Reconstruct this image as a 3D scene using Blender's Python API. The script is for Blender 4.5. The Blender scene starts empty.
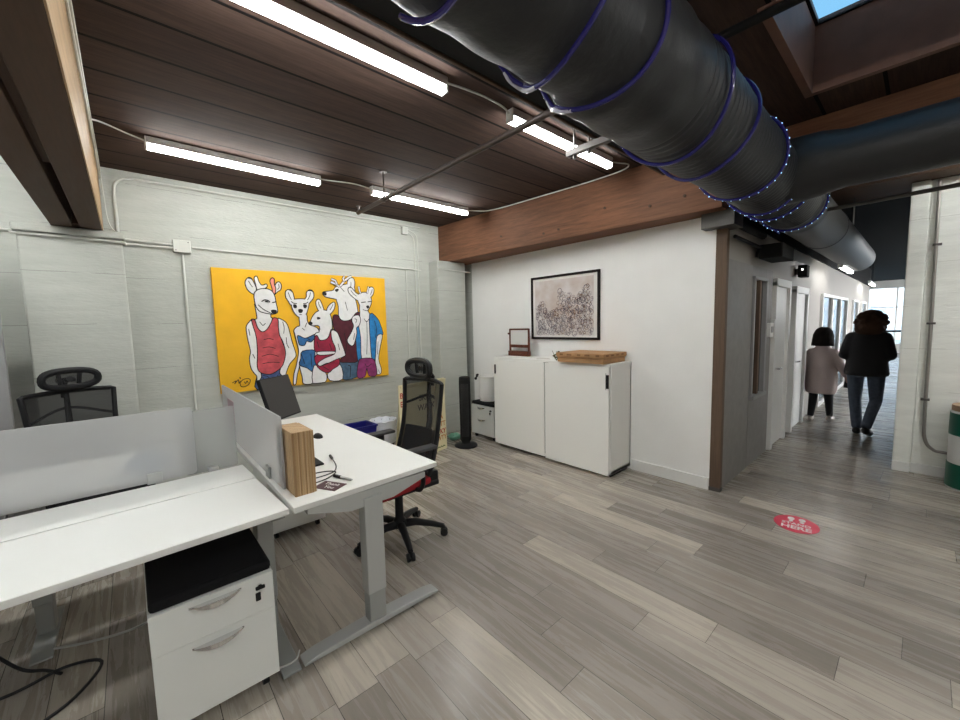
import bpy, bmesh, math, random
from mathutils import Vector, Matrix
C = bpy.context.scene.collection
SC = bpy.context.scene
random.seed(7)

# ------------------------------------------------------------------ camera
cam_data = bpy.data.cameras.new('camera')
cam_data.sensor_width = 36.0
cam_data.lens = 36.0 * 393.87 / 960.0
cam_data.clip_start = 0.02
cam_data.clip_end = 300
cam = bpy.data.objects.new('camera', cam_data)
C.objects.link(cam)
right = Vector((0.74645745, -0.66502571, -0.0232825))
up = -Vector((-0.07691613, -0.05147477, -0.99570792))
back = -Vector((0.66097291, 0.74504439, -0.08957493))
cam.matrix_world = Matrix(((right.x, up.x, back.x, 0), (right.y, up.y, back.y, 0), (right.z, up.z, back.z, 1.6), (0, 0, 0, 1)))
SC.camera = cam

# ------------------------------------------------------------------ world, exposure
LAMP = 60.0          # radiance of the tube lights
SKY = 20.0
SC.view_settings.view_transform = 'Standard'
SC.view_settings.look = 'None'
SC.view_settings.gamma = 1.0
SC.view_settings.use_curve_mapping = False
SC.view_settings.exposure = 0.30
SC.cycles.max_bounces = 10
SC.cycles.diffuse_bounces = 5
SC.cycles.transmission_bounces = 8
SC.cycles.transparent_max_bounces = 12
SC.cycles.caustics_reflective = False
SC.cycles.caustics_refractive = False
SC.cycles.sample_clamp_indirect = 6.0
SC.cycles.use_denoising = True
world = bpy.data.worlds.new('sky')
SC.world = world
world.use_nodes = True
wn = world.node_tree
wn.nodes.clear()
wo = wn.nodes.new('ShaderNodeOutputWorld')
wb = wn.nodes.new('ShaderNodeBackground')
wc = wn.nodes.new('ShaderNodeTexCoord')
ws = wn.nodes.new('ShaderNodeSeparateXYZ')
wr = wn.nodes.new('ShaderNodeValToRGB')
wr.color_ramp.elements[0].position = 0.0
wr.color_ramp.elements[0].color = (1.0, 1.0, 1.0, 1)
wr.color_ramp.elements[1].position = 0.3
wr.color_ramp.elements[1].color = (0.013, 0.028, 0.040, 1)
wn.links.new(wc.outputs['Generated'], ws.inputs[0])
wn.links.new(ws.outputs['Z'], wr.inputs[0])
wn.links.new(wr.outputs[0], wb.inputs[0])
wb.inputs[1].default_value = SKY
wn.links.new(wb.outputs[0], wo.inputs[0])

# ------------------------------------------------------------------ materials
MATS = {}
def mat(name, col, rough=0.5, metal=0.0, spec=0.5, emit=None, es=0.0, trans=0.0, ior=1.45, noise=0.0, nscale=20.0, bump=0.0, bscale=40.0, coat=0.0):
    m = bpy.data.materials.new(name)
    m.use_nodes = True
    nt = m.node_tree
    b = nt.nodes['Principled BSDF']
    b.inputs['Base Color'].default_value = (*col, 1)
    b.inputs['Roughness'].default_value = rough
    b.inputs['Metallic'].default_value = metal
    b.inputs['Specular IOR Level'].default_value = spec
    b.inputs['IOR'].default_value = ior
    b.inputs['Transmission Weight'].default_value = trans
    b.inputs['Coat Weight'].default_value = coat
    if emit:
        b.inputs['Emission Color'].default_value = (*emit, 1)
        b.inputs['Emission Strength'].default_value = es
    if noise or bump:
        tc = nt.nodes.new('ShaderNodeTexCoord')
    if noise:
        n = nt.nodes.new('ShaderNodeTexNoise')
        n.inputs['Scale'].default_value = nscale
        n.inputs['Detail'].default_value = 4
        nt.links.new(tc.outputs['Object'], n.inputs['Vector'])
        r = nt.nodes.new('ShaderNodeValToRGB')
        r.color_ramp.elements[0].position = 0.3
        r.color_ramp.elements[1].position = 0.7
        r.color_ramp.elements[0].color = (*[c * (1 - noise) for c in col], 1)
        r.color_ramp.elements[1].color = (*[min(1, c * (1 + noise)) for c in col], 1)
        nt.links.new(n.outputs['Fac'], r.inputs[0])
        nt.links.new(r.outputs[0], b.inputs['Base Color'])
    if bump:
        n2 = nt.nodes.new('ShaderNodeTexNoise')
        n2.inputs['Scale'].default_value = bscale
        n2.inputs['Detail'].default_value = 5
        nt.links.new(tc.outputs['Object'], n2.inputs['Vector'])
        bp = nt.nodes.new('ShaderNodeBump')
        bp.inputs['Strength'].default_value = bump
        bp.inputs['Distance'].default_value = 0.01
        nt.links.new(n2.outputs['Fac'], bp.inputs['Height'])
        nt.links.new(bp.outputs[0], b.inputs['Normal'])
    MATS[name] = m
    return m

class NB:
    """small helper to write node graphs"""
    def __init__(s, m):
        s.nt = m.node_tree
        s.b = s.nt.nodes['Principled BSDF']
    def n(s, t, **k):
        q = s.nt.nodes.new(t)
        for a, v in k.items():
            setattr(q, a, v)
        return q
    def l(s, a, b):
        s.nt.links.new(a, b)
    def math(s, op, a, b=None, c=None):
        q = s.n('ShaderNodeMath', operation=op)
        for i, v in enumerate((a, b, c)):
            if v is None:
                continue
            if isinstance(v, (int, float)):
                q.inputs[i].default_value = v
            else:
                s.l(v, q.inputs[i])
        return q.outputs[0]

def board_material(name, across, along, width, length, ramp, gap, gapcol, rough, grain=0.35, bump=0.15, spec=0.5, tint=None, off=0.0):
    """boards: 'across' axis index, 'along' axis index; colour per board, grain, dark joints"""
    m = mat(name, (0.5, 0.5, 0.5), rough, spec=spec)
    g = NB(m)
    tc = g.n('ShaderNodeTexCoord')
    sp = g.n('ShaderNodeSeparateXYZ')
    g.l(tc.outputs['Object'], sp.inputs[0])
    src = sp.outputs[across] if across < 3 else g.math('ADD', sp.outputs[0], sp.outputs[1])
    if across == 3: across = 0
    a = g.math('ADD', g.math('DIVIDE', src, width), 100.0 + off)
    row = g.math('FLOOR', a)
    fa = g.math('FRACT', a)
    wn1 = g.n('ShaderNodeTexWhiteNoise', noise_dimensions='1D')
    g.l(row, wn1.inputs['W'])
    u = g.math('ADD', g.math('DIVIDE', sp.outputs[along], length), g.math('MULTIPLY_ADD', wn1.outputs['Value'], 7.3, 50.0))
    idn = g.math('FLOOR', u)
    fu = g.math('FRACT', u)
    cb = g.n('ShaderNodeCombineXYZ')
    g.l(row, cb.inputs[0]); g.l(idn, cb.inputs[1])
    wn2 = g.n('ShaderNodeTexWhiteNoise', noise_dimensions='3D')
    g.l(cb.outputs[0], wn2.inputs['Vector'])
    cr = g.n('ShaderNodeValToRGB')
    e = cr.color_ramp.elements
    e[0].position = ramp[0][0]; e[0].color = (*ramp[0][1], 1)
    e[1].position = ramp[-1][0]; e[1].color = (*ramp[-1][1], 1)
    for p, c in ramp[1:-1]:
        q = e.new(p); q.color = (*c, 1)
    g.l(wn2.outputs['Value'], cr.inputs[0])
    # grain stretched along the board
    mp = g.n('ShaderNodeMapping')
    sc = [1, 1, 1]; sc[across] = 22; sc[along] = 1.6; sc[3 - across - along] = 8
    mp.inputs['Scale'].default_value = sc
    g.l(tc.outputs['Object'], mp.inputs[0])
    ad = g.n('ShaderNodeVectorMath', operation='ADD')
    sc2 = g.n('ShaderNodeVectorMath', operation='SCALE')
    g.l(wn2.outputs['Color'], sc2.inputs[0]); sc2.inputs['Scale'].default_value = 40
    g.l(mp.outputs[0], ad.inputs[0]); g.l(sc2.outputs[0], ad.inputs[1])
    no = g.n('ShaderNodeTexNoise')
    no.inputs['Scale'].default_value = 1.0; no.inputs['Detail'].default_value = 6; no.inputs['Roughness'].default_value = 0.65
    no.inputs['Distortion'].default_value = 0.8
    g.l(ad.outputs[0], no.inputs['Vector'])
    mr = g.n('ShaderNodeMapRange')
    mr.inputs['From Min'].default_value = 0.3; mr.inputs['From Max'].default_value = 0.7
    mr.inputs['To Min'].default_value = 1 - grain; mr.inputs['To Max'].default_value = 1 + grain
    no3 = g.n('ShaderNodeTexNoise')
    no3.inputs['Scale'].default_value = 3.0; no3.inputs['Detail'].default_value = 8; no3.inputs['Roughness'].default_value = 0.7
    g.l(ad.outputs[0], no3.inputs['Vector'])
    g.l(g.math('MULTIPLY_ADD', no3.outputs['Fac'], 0.45, g.math('MULTIPLY', no.outputs['Fac'], 0.55)), mr.inputs['Value'])
    mx = g.n('ShaderNodeVectorMath', operation='SCALE')
    g.l(cr.outputs[0], mx.inputs[0]); g.l(mr.outputs[0], mx.inputs['Scale'])
    # joints
    ga = gap / width; gl = gap / length
    d1 = g.math('MINIMUM', fa, g.math('SUBTRACT', 1.0, fa))
    d2 = g.math('MINIMUM', fu, g.math('SUBTRACT', 1.0, fu))
    j = g.math('MAXIMUM', g.math('LESS_THAN', d1, ga), g.math('LESS_THAN', d2, gl))
    mix = g.n('ShaderNodeMix', data_type='RGBA')
    g.l(j, mix.inputs['Factor'])
    g.l(mx.outputs[0], mix.inputs['A'])
    mix.inputs['B'].default_value = (*gapcol, 1)
    g.l(mix.outputs['Result'], g.b.inputs['Base Color'])
    h = g.math('SUBTRACT', g.math('MULTIPLY', no.outputs['Fac'], 0.35), j)
    bp = g.n('ShaderNodeBump')
    bp.inputs['Strength'].default_value = bump; bp.inputs['Distance'].default_value = 0.004
    g.l(h, bp.inputs['Height']); g.l(bp.outputs[0], g.b.inputs['Normal'])
    rr = g.n('ShaderNodeMapRange')
    rr.inputs['To Min'].default_value = rough * 0.8; rr.inputs['To Max'].default_value = rough * 1.3
    g.l(no.outputs['Fac'], rr.inputs['Value']); g.l(rr.outputs[0], g.b.inputs['Roughness'])
    return m

board_material('floor_boards', 0, 1, 0.185, 1.22,
    [(0.0, (0.225, 0.198, 0.172)), (0.3, (0.285, 0.252, 0.218)), (0.6, (0.34, 0.302, 0.26)), (0.88, (0.38, 0.338, 0.288)), (1.0, (0.44, 0.392, 0.33))],
    0.0014, (0.035, 0.03, 0.027), 0.26, grain=0.24, bump=0.12, off=0.08)
board_material('ceiling_boards', 1, 0, 0.32, 900.0,
    [(0.0, (0.050, 0.031, 0.025)), (1.0, (0.066, 0.042, 0.033))],
    0.010, (0.003, 0.002, 0.002), 0.8, grain=0.55, bump=1.0, spec=0.15, off=0.27)
board_material('beam_wood', 2, 1, 3.0, 50.0,
    [(0.0, (0.15, 0.070, 0.040)), (1.0, (0.15, 0.070, 0.040))],
    0.0001, (0.03, 0.015, 0.01), 0.6, grain=0.5, bump=0.5, spec=0.2, off=0.3)
board_material('dark_beam_wood', 0, 1, 3.0, 50.0,
    [(0.0, (0.075, 0.045, 0.03)), (1.0, (0.075, 0.045, 0.03))],
    0.0001, (0.03, 0.015, 0.01), 0.6, grain=0.25, bump=0.3, spec=0.2, off=0.5)
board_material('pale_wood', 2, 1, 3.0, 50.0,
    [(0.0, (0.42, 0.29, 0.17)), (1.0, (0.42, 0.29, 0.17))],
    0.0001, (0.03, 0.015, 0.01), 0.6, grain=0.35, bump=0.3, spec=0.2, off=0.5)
board_material('box_wood', 3, 2, 0.0045, 5.0,
    [(0.0, (0.28, 0.17, 0.08)), (0.5, (0.42, 0.275, 0.14)), (1.0, (0.52, 0.36, 0.20))],
    0.0001, (0.2, 0.1, 0.05), 0.5, grain=0.4, bump=0.1, spec=0.3)
board_material('post_wood', 1, 2, 0.5, 50.0,
    [(0.0, (0.12, 0.08, 0.055)), (1.0, (0.12, 0.08, 0.055))],
    0.0001, (0.2, 0.1, 0.05), 0.6, grain=0.3, bump=0.2, spec=0.3)

def concrete(name, col, linecol):
    m = mat(name, col, 0.75, spec=0.25)
    g = NB(m)
    tc = g.n('ShaderNodeTexCoord')
    no = g.n('ShaderNodeTexNoise'); no.inputs['Scale'].default_value = 6; no.inputs['Detail'].default_value = 8
    mp = g.n('ShaderNodeMapping'); mp.inputs['Scale'].default_value = (0.5, 0.5, 3.0)
    g.l(tc.outputs['Object'], mp.inputs[0]); g.l(mp.outputs[0], no.inputs['Vector'])
    no2 = g.n('ShaderNodeTexNoise'); no2.inputs['Scale'].default_value = 45; no2.inputs['Detail'].default_value = 6
    mp2 = g.n('ShaderNodeMapping'); mp2.inputs['Scale'].default_value = (0.4, 0.4, 1.6)
    g.l(tc.outputs['Object'], mp2.inputs[0]); g.l(mp2.outputs[0], no2.inputs['Vector'])
    sp = g.n('ShaderNodeSeparateXYZ'); g.l(tc.outputs['Object'], sp.inputs[0])
    wob = g.math('MULTIPLY', g.math('SUBTRACT', no.outputs['Fac'], 0.5), 0.02)
    fz = g.math('FRACT', g.math('DIVIDE', g.math('ADD', sp.outputs[2], wob), 0.42))
    d = g.math('MINIMUM', fz, g.math('SUBTRACT', 1.0, fz))
    line = g.math('MULTIPLY', g.math('LESS_THAN', d, 0.007), g.math('GREATER_THAN', no.outputs['Fac'], 0.5))
    cr = g.n('ShaderNodeValToRGB')
    cr.color_ramp.elements[0].position = 0.3; cr.color_ramp.elements[1].position = 0.75
    cr.color_ramp.elements[0].color = (*[c * 0.93 for c in col], 1)
    cr.color_ramp.elements[1].color = (*[min(1, c * 1.05) for c in col], 1)
    g.l(no.outputs['Fac'], cr.inputs[0])
    mix = g.n('ShaderNodeMix', data_type='RGBA')
    g.l(g.math('MULTIPLY', line, 0.5), mix.inputs['Factor']); g.l(cr.outputs[0], mix.inputs['A']); mix.inputs['B'].default_value = (*linecol, 1)
    g.l(mix.outputs['Result'], g.b.inputs['Base Color'])
    h = g.math('SUBTRACT', g.math('MULTIPLY', no2.outputs['Fac'], 1.0), g.math('MULTIPLY', line, 1.2))
    bp = g.n('ShaderNodeBump'); bp.inputs['Strength'].default_value = 0.45; bp.inputs['Distance'].default_value = 0.008
    g.l(h, bp.inputs['Height']); g.l(bp.outputs[0], g.b.inputs['Normal'])
    return m
concrete('painted_concrete', (0.47, 0.483, 0.442), (0.2, 0.2, 0.18))
concrete('pillar_concrete', (0.86, 0.87, 0.82), (0.5, 0.5, 0.46))
mat('drywall', (0.86, 0.86, 0.845), 0.8, spec=0.2, noise=0.02, nscale=3)
mat('white_trim', (0.76, 0.76, 0.74), 0.5)
mat('white_paint', (0.70, 0.70, 0.68), 0.6)
mat('conduit_paint', (0.58, 0.59, 0.54), 0.5)
mat('grey_panel', (0.22, 0.21, 0.20), 0.5, noise=0.08, nscale=12)
mat('grey_wall', (0.30, 0.30, 0.30), 0.6, noise=0.05, nscale=8)
mat('corridor_paint', (0.32, 0.30, 0.275), 0.7)
mat('black_ceiling', (0.008, 0.0075, 0.0075), 0.8, spec=0.1)
mat('brown_paint', (0.17, 0.088, 0.062), 0.6, noise=0.1, nscale=10)
mat('dark_glass', (0.02, 0.022, 0.025), 0.12)
mat('blue_glass', (0.8, 0.9, 1.0), 0.05, trans=1.0, ior=1.05)
mat('desk_white', (0.76, 0.765, 0.735), 0.38, noise=0.01, nscale=4)
mat('desk_edge', (0.55, 0.55, 0.52), 0.5)
mat('steel_grey', (0.33, 0.34, 0.33), 0.38, metal=0.25)
mat('steel_light', (0.45, 0.46, 0.45), 0.4, metal=0.2)
mat('cabinet_white', (0.90, 0.90, 0.87), 0.42)
mat('pedestal_white', (0.74, 0.75, 0.72), 0.4)
mat('black_fabric', (0.008, 0.008, 0.009), 0.85, spec=0.2, bump=0.3, bscale=300)
mat('black_plastic', (0.010, 0.010, 0.011), 0.5, spec=0.25)
mat('black_matte', (0.012, 0.012, 0.012), 0.8, spec=0.2)
mat('arm_rubber', (0.035, 0.035, 0.037), 0.5)
mat('red_fabric', (0.34, 0.012, 0.02), 0.85, bump=0.3, bscale=300)
mat('chrome', (0.75, 0.75, 0.75), 0.16, metal=1.0)
mat('steel_pipe', (0.05, 0.036, 0.03), 0.5, metal=0.2)
mat('galvanised', (0.09, 0.08, 0.075), 0.5, metal=0.2)
mat('conduit_steel', (0.30, 0.28, 0.26), 0.4, metal=0.4)
mat('lamp_body', (0.42, 0.41, 0.39), 0.5)
mat('lamp_emit', (1, 1, 1), 0.5, emit=(0.97, 0.985, 0.965), es=LAMP)
mat('ink', (0.01, 0.009, 0.01), 0.7)
mat('canvas_yellow', (0.80, 0.43, 0.012), 0.7, noise=0.06, nscale=5)
mat('canvas_edge', (0.55, 0.29, 0.02), 0.8)
mat('paint_white', (0.78, 0.77, 0.76), 0.7, noise=0.06, nscale=25)
mat('paint_red', (0.52, 0.075, 0.09), 0.7, noise=0.3, nscale=14)
mat('paint_jeans', (0.05, 0.085, 0.20), 0.7, noise=0.3, nscale=20)
mat('paint_navy', (0.025, 0.13, 0.32), 0.7, noise=0.25, nscale=20)
mat('paint_maroon', (0.30, 0.012, 0.045), 0.7, noise=0.25, nscale=20)
mat('paint_plumdark', (0.075, 0.008, 0.018), 0.7, noise=0.2, nscale=20)
mat('paint_denim', (0.06, 0.12, 0.19), 0.7, noise=0.3, nscale=20)
mat('paint_shirt', (0.02, 0.20, 0.48), 0.7, noise=0.25, nscale=20)
mat('paint_plum', (0.24, 0.03, 0.13), 0.7, noise=0.25, nscale=20)
mat('paint_pink', (0.85, 0.28, 0.22), 0.7)
mat('frame_black', (0.010, 0.007, 0.007), 0.5, spec=0.2)
mat('frame_mahogany', (0.10, 0.028, 0.014), 0.35, noise=0.25, nscale=30)
mat('mirror_pale', (0.70, 0.70, 0.68), 0.35)
mat('paper', (0.75, 0.73, 0.70), 0.8)
mat('cardboard', (0.40, 0.225, 0.105), 0.75, noise=0.12, nscale=14)
mat('cardboard_dark', (0.22, 0.11, 0.045), 0.75, noise=0.2, nscale=14)
mat('sign_cream', (0.72, 0.66, 0.42), 0.7, noise=0.06, nscale=6)
mat('sign_red', (0.45, 0.05, 0.03), 0.7)
mat('sign_orange', (0.50, 0.22, 0.07), 0.7)
mat('sign_dark', (0.07, 0.035, 0.03), 0.7)
mat('sign_green', (0.12, 0.18, 0.05), 0.7)
mat('bin_blue', (0.010, 0.010, 0.16), 0.4)
mat('bag_white', (0.72, 0.74, 0.80), 0.35, bump=1.0, bscale=18)
mat('bag_green', (0.18, 0.42, 0.30), 0.4, bump=0.8, bscale=20)
mat('decal_red', (0.62, 0.025, 0.075), 0.3)
mat('decal_white', (0.8, 0.78, 0.76), 0.4)
mat('band_green', (0.0, 0.085, 0.05), 0.4)
mat('bin_white', (0.62, 0.62, 0.60), 0.4)
mat('kraft', (0.45, 0.30, 0.2), 0.7)
mat('coaster_dark', (0.055, 0.012, 0.018), 0.5)
mat('cable_black', (0.012, 0.012, 0.015), 0.5)
mat('cable_white', (0.5, 0.5, 0.48), 0.5)
mat('leaf_brown', (0.09, 0.05, 0.02), 0.8)
mat('leaf_green', (0.08, 0.10, 0.03), 0.8)
mat('skin', (0.42, 0.24, 0.17), 0.55)
mat('hair_dark', (0.010, 0.007, 0.006), 0.8, spec=0.15, bump=1.0, bscale=60)
mat('hair_brown', (0.045, 0.023, 0.014), 0.8, spec=0.2, bump=1.0, bscale=40)
mat('coat_mauve', (0.50, 0.41, 0.39), 0.9, bump=0.4, bscale=120)
mat('jacket_black', (0.006, 0.006, 0.008), 0.7, bump=0.4, bscale=60)
mat('leggings', (0.008, 0.008, 0.010), 0.8)
mat('jeans', (0.075, 0.095, 0.135), 0.8, noise=0.2, nscale=30)
mat('shoe_pale', (0.65, 0.58, 0.55), 0.6)
mat('shoe_dark', (0.008, 0.008, 0.008), 0.6)
mat('duct_black', (0.020, 0.021, 0.023), 0.48, spec=0.4, bump=0.3, bscale=25)
mat('duct_grey', (0.07, 0.07, 0.07), 0.5, metal=0.1)
mat('rope_blue', (0.018, 0.017, 0.10), 0.2, emit=(0.05, 0.04, 0.5), es=0.03)
mat('rope_pale', (0.55, 0.55, 0.68), 0.15)
mat('bulb_glow', (0.5, 0.7, 1.0), 0.4, emit=(0.35, 0.62, 1.0), es=1.6)
mat('bulb_teal', (0.2, 0.8, 0.8), 0.4, emit=(0.15, 0.75, 0.85), es=2.0)
mat('blue_cloth', (0.10, 0.15, 0.22), 0.8)
mat('facade_pale', (0.75, 0.77, 0.78), 0.8, noise=0.15, nscale=0.8)
mat('facade_window', (0.35, 0.45, 0.52), 0.3)
mat('lamp_emit_dim', (1, 1, 1), 0.5, emit=(1, 1, 0.97), es=20.0)
mat('bracket_grey', (0.075, 0.07, 0.065), 0.5, metal=0.3)
mat('spot_emit', (1, 1, 1), 0.5, emit=(1, 1, 0.95), es=6.0)

def fabric_mesh(name, col, alpha):
    m = mat(name, col, 0.7)
    m.node_tree.nodes['Principled BSDF'].inputs['Alpha'].default_value = alpha
    return m
fabric_mesh('mesh_fabric', (0.010, 0.010, 0.011), 0.85)

def frosted(name, col, k):
    m = bpy.data.materials.new(name); m.use_nodes = True
    nt = m.node_tree; nt.nodes.clear()
    o = nt.nodes.new('ShaderNodeOutputMaterial')
    a = nt.nodes.new('ShaderNodeBsdfRefraction'); a.inputs['Roughness'].default_value = 0.24; a.inputs['IOR'].default_value = 1.08
    a.inputs['Color'].default_value = (*col, 1)
    t = nt.nodes.new('ShaderNodeBsdfTranslucent'); t.inputs['Color'].default_value = (*col, 1)
    d = nt.nodes.new('ShaderNodeBsdfDiffuse'); d.inputs['Color'].default_value = (*col, 1)
    tr = nt.nodes.new('ShaderNodeBsdfTransparent'); tr.inputs['Color'].default_value = (0.98, 0.98, 0.98, 1)
    gl = nt.nodes.new('ShaderNodeBsdfGlossy'); gl.inputs['Roughness'].default_value = 0.3
    m1 = nt.nodes.new('ShaderNodeMixShader'); m1.inputs[0].default_value = 0.5
    nt.links.new(t.outputs[0], m1.inputs[1]); nt.links.new(d.outputs[0], m1.inputs[2])
    m2 = nt.nodes.new('ShaderNodeMixShader'); m2.inputs[0].default_value = k
    nt.links.new(a.outputs[0], m2.inputs[1]); nt.links.new(m1.outputs[0], m2.inputs[2])
    m3 = nt.nodes.new('ShaderNodeMixShader'); m3.inputs[0].default_value = 0.12
    nt.links.new(m2.outputs[0], m3.inputs[1]); nt.links.new(tr.outputs[0], m3.inputs[2])
    m4 = nt.nodes.new('ShaderNodeMixShader'); m4.inputs[0].default_value = 0.05
    nt.links.new(m3.outputs[0], m4.inputs[1]); nt.links.new(gl.outputs[0], m4.inputs[2])
    nt.links.new(m4.outputs[0], o.inputs[0])
    MATS[name] = m
frosted('frosted_acrylic', (0.985, 0.993, 1.0), 0.50)
frosted('frosted_thin', (0.97, 0.98, 0.99), 0.26)

def sketch_material():
    m = mat('sketch_paper', (0.7, 0.66, 0.64), 0.6)
    g = NB(m)
    tc = g.n('ShaderNodeTexCoord')
    n1 = g.n('ShaderNodeTexNoise'); n1.inputs['Scale'].default_value = 4.0; n1.inputs['Detail'].default_value = 3
    g.l(tc.outputs['Object'], n1.inputs['Vector'])
    cr = g.n('ShaderNodeValToRGB')
    cr.color_ramp.elements[0].position = 0.35; cr.color_ramp.elements[0].color = (0.55, 0.46, 0.42, 1)
    cr.color_ramp.elements[1].position = 0.6; cr.color_ramp.elements[1].color = (0.66, 0.62, 0.61, 1)
    g.l(n1.outputs['Fac'], cr.inputs[0]); g.l(cr.outputs[0], g.b.inputs['Base Color'])
sketch_material()

# ------------------------------------------------------------------ mesh helpers
def box(bm, x0, x1, y0, y1, z0, z1, bev=0.0):
    a = bmesh.new()
    vs = [a.verts.new((x, y, z)) for z in (z0, z1) for x, y in ((x0, y0), (x1, y0), (x1, y1), (x0, y1))]
    for f in ((0, 3, 2, 1), (4, 5, 6, 7), (0, 1, 5, 4), (1, 2, 6, 5), (2, 3, 7, 6), (3, 0, 4, 7)):
        a.faces.new([vs[i] for i in f])
    if bev > 0:
        bmesh.ops.bevel(a, geom=list(a.edges), offset=bev, segments=2, affect='EDGES', profile=0.5)
    merge(bm, a)

def merge(bm, a, mtx=None):
    if mtx is not None:
        bmesh.ops.transform(a, matrix=mtx, verts=a.verts)
    me = bpy.data.meshes.new('tmp'); a.to_mesh(me); a.free()
    bm.from_mesh(me); bpy.data.meshes.remove(me)

def prism(bm, pts, axis, a0, a1, bev=0.0):
    """polygon pts extruded along axis (0,1,2); pts are the two other coords in order"""
    a = bmesh.new()
    def P(p, t):
        q = [0, 0, 0]; o = [i for i in range(3) if i != axis]
        q[axis] = t; q[o[0]] = p[0]; q[o[1]] = p[1]
        return q
    n = len(pts)
    v0 = [a.verts.new(P(p, a0)) for p in pts]; v1 = [a.verts.new(P(p, a1)) for p in pts]
    a.faces.new(v0); a.faces.new(v1[::-1])
    for i in range(n):
        a.faces.new((v0[i], v0[(i + 1) % n], v1[(i + 1) % n], v1[i]))
    bmesh.ops.recalc_face_normals(a, faces=a.faces)
    if bev > 0:
        bmesh.ops.bevel(a, geom=list(a.edges), offset=bev, segments=2, affect='EDGES', profile=0.5)
    merge(bm, a)

def lathe(bm, cx, cy, prof, seg=24, sx=1.0, sy=1.0):
    rings = []
    for r, z in prof:
        rings.append([bm.verts.new((cx + r * sx * math.cos(2 * math.pi * i / seg), cy + r * sy * math.sin(2 * math.pi * i / seg), z)) for i in range(seg)])
    for a, b in zip(rings, rings[1:]):
        for i in range(seg):
            bm.faces.new((a[i], a[(i + 1) % seg], b[(i + 1) % seg], b[i]))
    if prof[0][0] > 1e-4: bm.faces.new(rings[0][::-1])
    if prof[-1][0] > 1e-4: bm.faces.new(rings[-1])

def frame_at(t):
    t = t.normalized()
    u = Vector((0, 0, 1)) if abs(t.z) < 0.9 else Vector((1, 0, 0))
    s = t.cross(u).normalized()
    return s, s.cross(t).normalized()

def tube(bm, pts, r, seg=8, closed=False):
    pts = [Vector(p) for p in pts]
    n = len(pts); rings = []
    rs = r if isinstance(r, (list, tuple)) else [r] * n
    s = None
    for i in range(n):
        if closed: t = pts[(i + 1) % n] - pts[i - 1]
        else: t = pts[min(i + 1, n - 1)] - pts[max(i - 1, 0)]
        if t.length < 1e-9: t = Vector((0, 0, 1))
        t.normalize()
        if s is None:
            s, w = frame_at(t)
        else:
            s = (s - t * s.dot(t))
            if s.length < 1e-5: s, _ = frame_at(t)
            s.normalize()
            w = s.cross(t).normalized()
        rings.append([bm.verts.new(pts[i] + (s * math.cos(2 * math.pi * k / seg) + w * math.sin(2 * math.pi * k / seg)) * rs[i]) for k in range(seg)])
    pr = list(zip(rings, rings[1:]))
    if closed: pr.append((rings[-1], rings[0]))
    for a, b in pr:
        for k in range(seg):
            bm.faces.new((a[k], a[(k + 1) % seg], b[(k + 1) % seg], b[k]))
    if not closed:
        bm.faces.new(rings[0][::-1]); bm.faces.new(rings[-1])

def spline(pts, n=8):
    """Catmull-Rom through pts"""
    P = [Vector(p) for p in pts]
    P = [P[0] * 2 - P[1]] + P + [P[-1] * 2 - P[-2]]
    out = []
    for i in range(1, len(P) - 2):
        for k in range(n):
            t = k / n
            a, b, c, d = P[i - 1], P[i], P[i + 1], P[i + 2]
            out.append(0.5 * ((2 * b) + (c - a) * t + (2 * a - 5 * b + 4 * c - d) * t * t + (3 * b - a - 3 * c + d) * t ** 3))
    out.append(P[-2])
    return out

def sphere(bm, c, r, sx=1, sy=1, sz=1, u=16, v=10):
    a = bmesh.new()
    bmesh.ops.create_uvsphere(a, u_segments=u, v_segments=v, radius=r)
    merge(bm, a, Matrix.Translation(Vector(c)) @ Matrix.Diagonal((sx, sy, sz, 1)))

def capsule(bm, p0, p1, r0, r1, seg=12):
    p0, p1 = Vector(p0), Vector(p1)
    sphere(bm, p0, r0, u=seg, v=8); sphere(bm, p1, r1, u=seg, v=8)
    tube(bm, [p0, p1], [r0, r1], seg)

def ribbon(bm, pts, w, y, flat=(0, 2)):
    """flat stroke in the XZ plane at depth y"""
    for a, b in zip(pts, pts[1:]):
        a = Vector(a); b = Vector(b); d = (b - a)
        if d.length < 1e-6: continue
        e = d.normalized() * w * 0.3
        a = a - e; b = b + e
        n = Vector((-d.y, d.x)).normalized() * w / 2
        q = [a + n, b + n, b - n, a - n]
        bm.faces.new([bm.verts.new((p.x, y, p.y)) for p in q])

def obj(name, bm, m, parent=None, smooth=False, world=False):
    bmesh.ops.recalc_face_normals(bm, faces=bm.faces)
    me = bpy.data.meshes.new(name)
    bm.to_mesh(me); bm.free()
    o = bpy.data.objects.new(name, me)
    C.objects.link(o)
    me.materials.append(MATS[m] if isinstance(m, str) else m)
    if smooth:
        me.polygons.foreach_set('use_smooth', [True] * len(me.polygons))
        try: me.set_sharp_from_angle(angle=math.radians(38))
        except Exception: pass
    if parent is not None:
        o.parent = parent
        if world:
            off = Vector((0, 0, 0)); q = parent
            while q is not None:
                off += q.location; q = q.parent
            me.transform(Matrix.Translation(-off))
    return o

def settle(o):
    """move a one-mesh thing's origin to the middle of its base"""
    vs = [v.co for v in o.data.vertices]
    lo = Vector([min(v[i] for v in vs) for i in range(3)]); hi = Vector([max(v[i] for v in vs) for i in range(3)])
    b = Vector(((lo.x + hi.x) / 2, (lo.y + hi.y) / 2, lo.z))
    o.data.transform(Matrix.Translation(-b)); o.location = b
    return o

def tag(o, label, cat, group=None, kind=None):
    o['label'] = label; o['category'] = cat
    if group: o['group'] = group
    if kind: o['kind'] = kind
    return o

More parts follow.
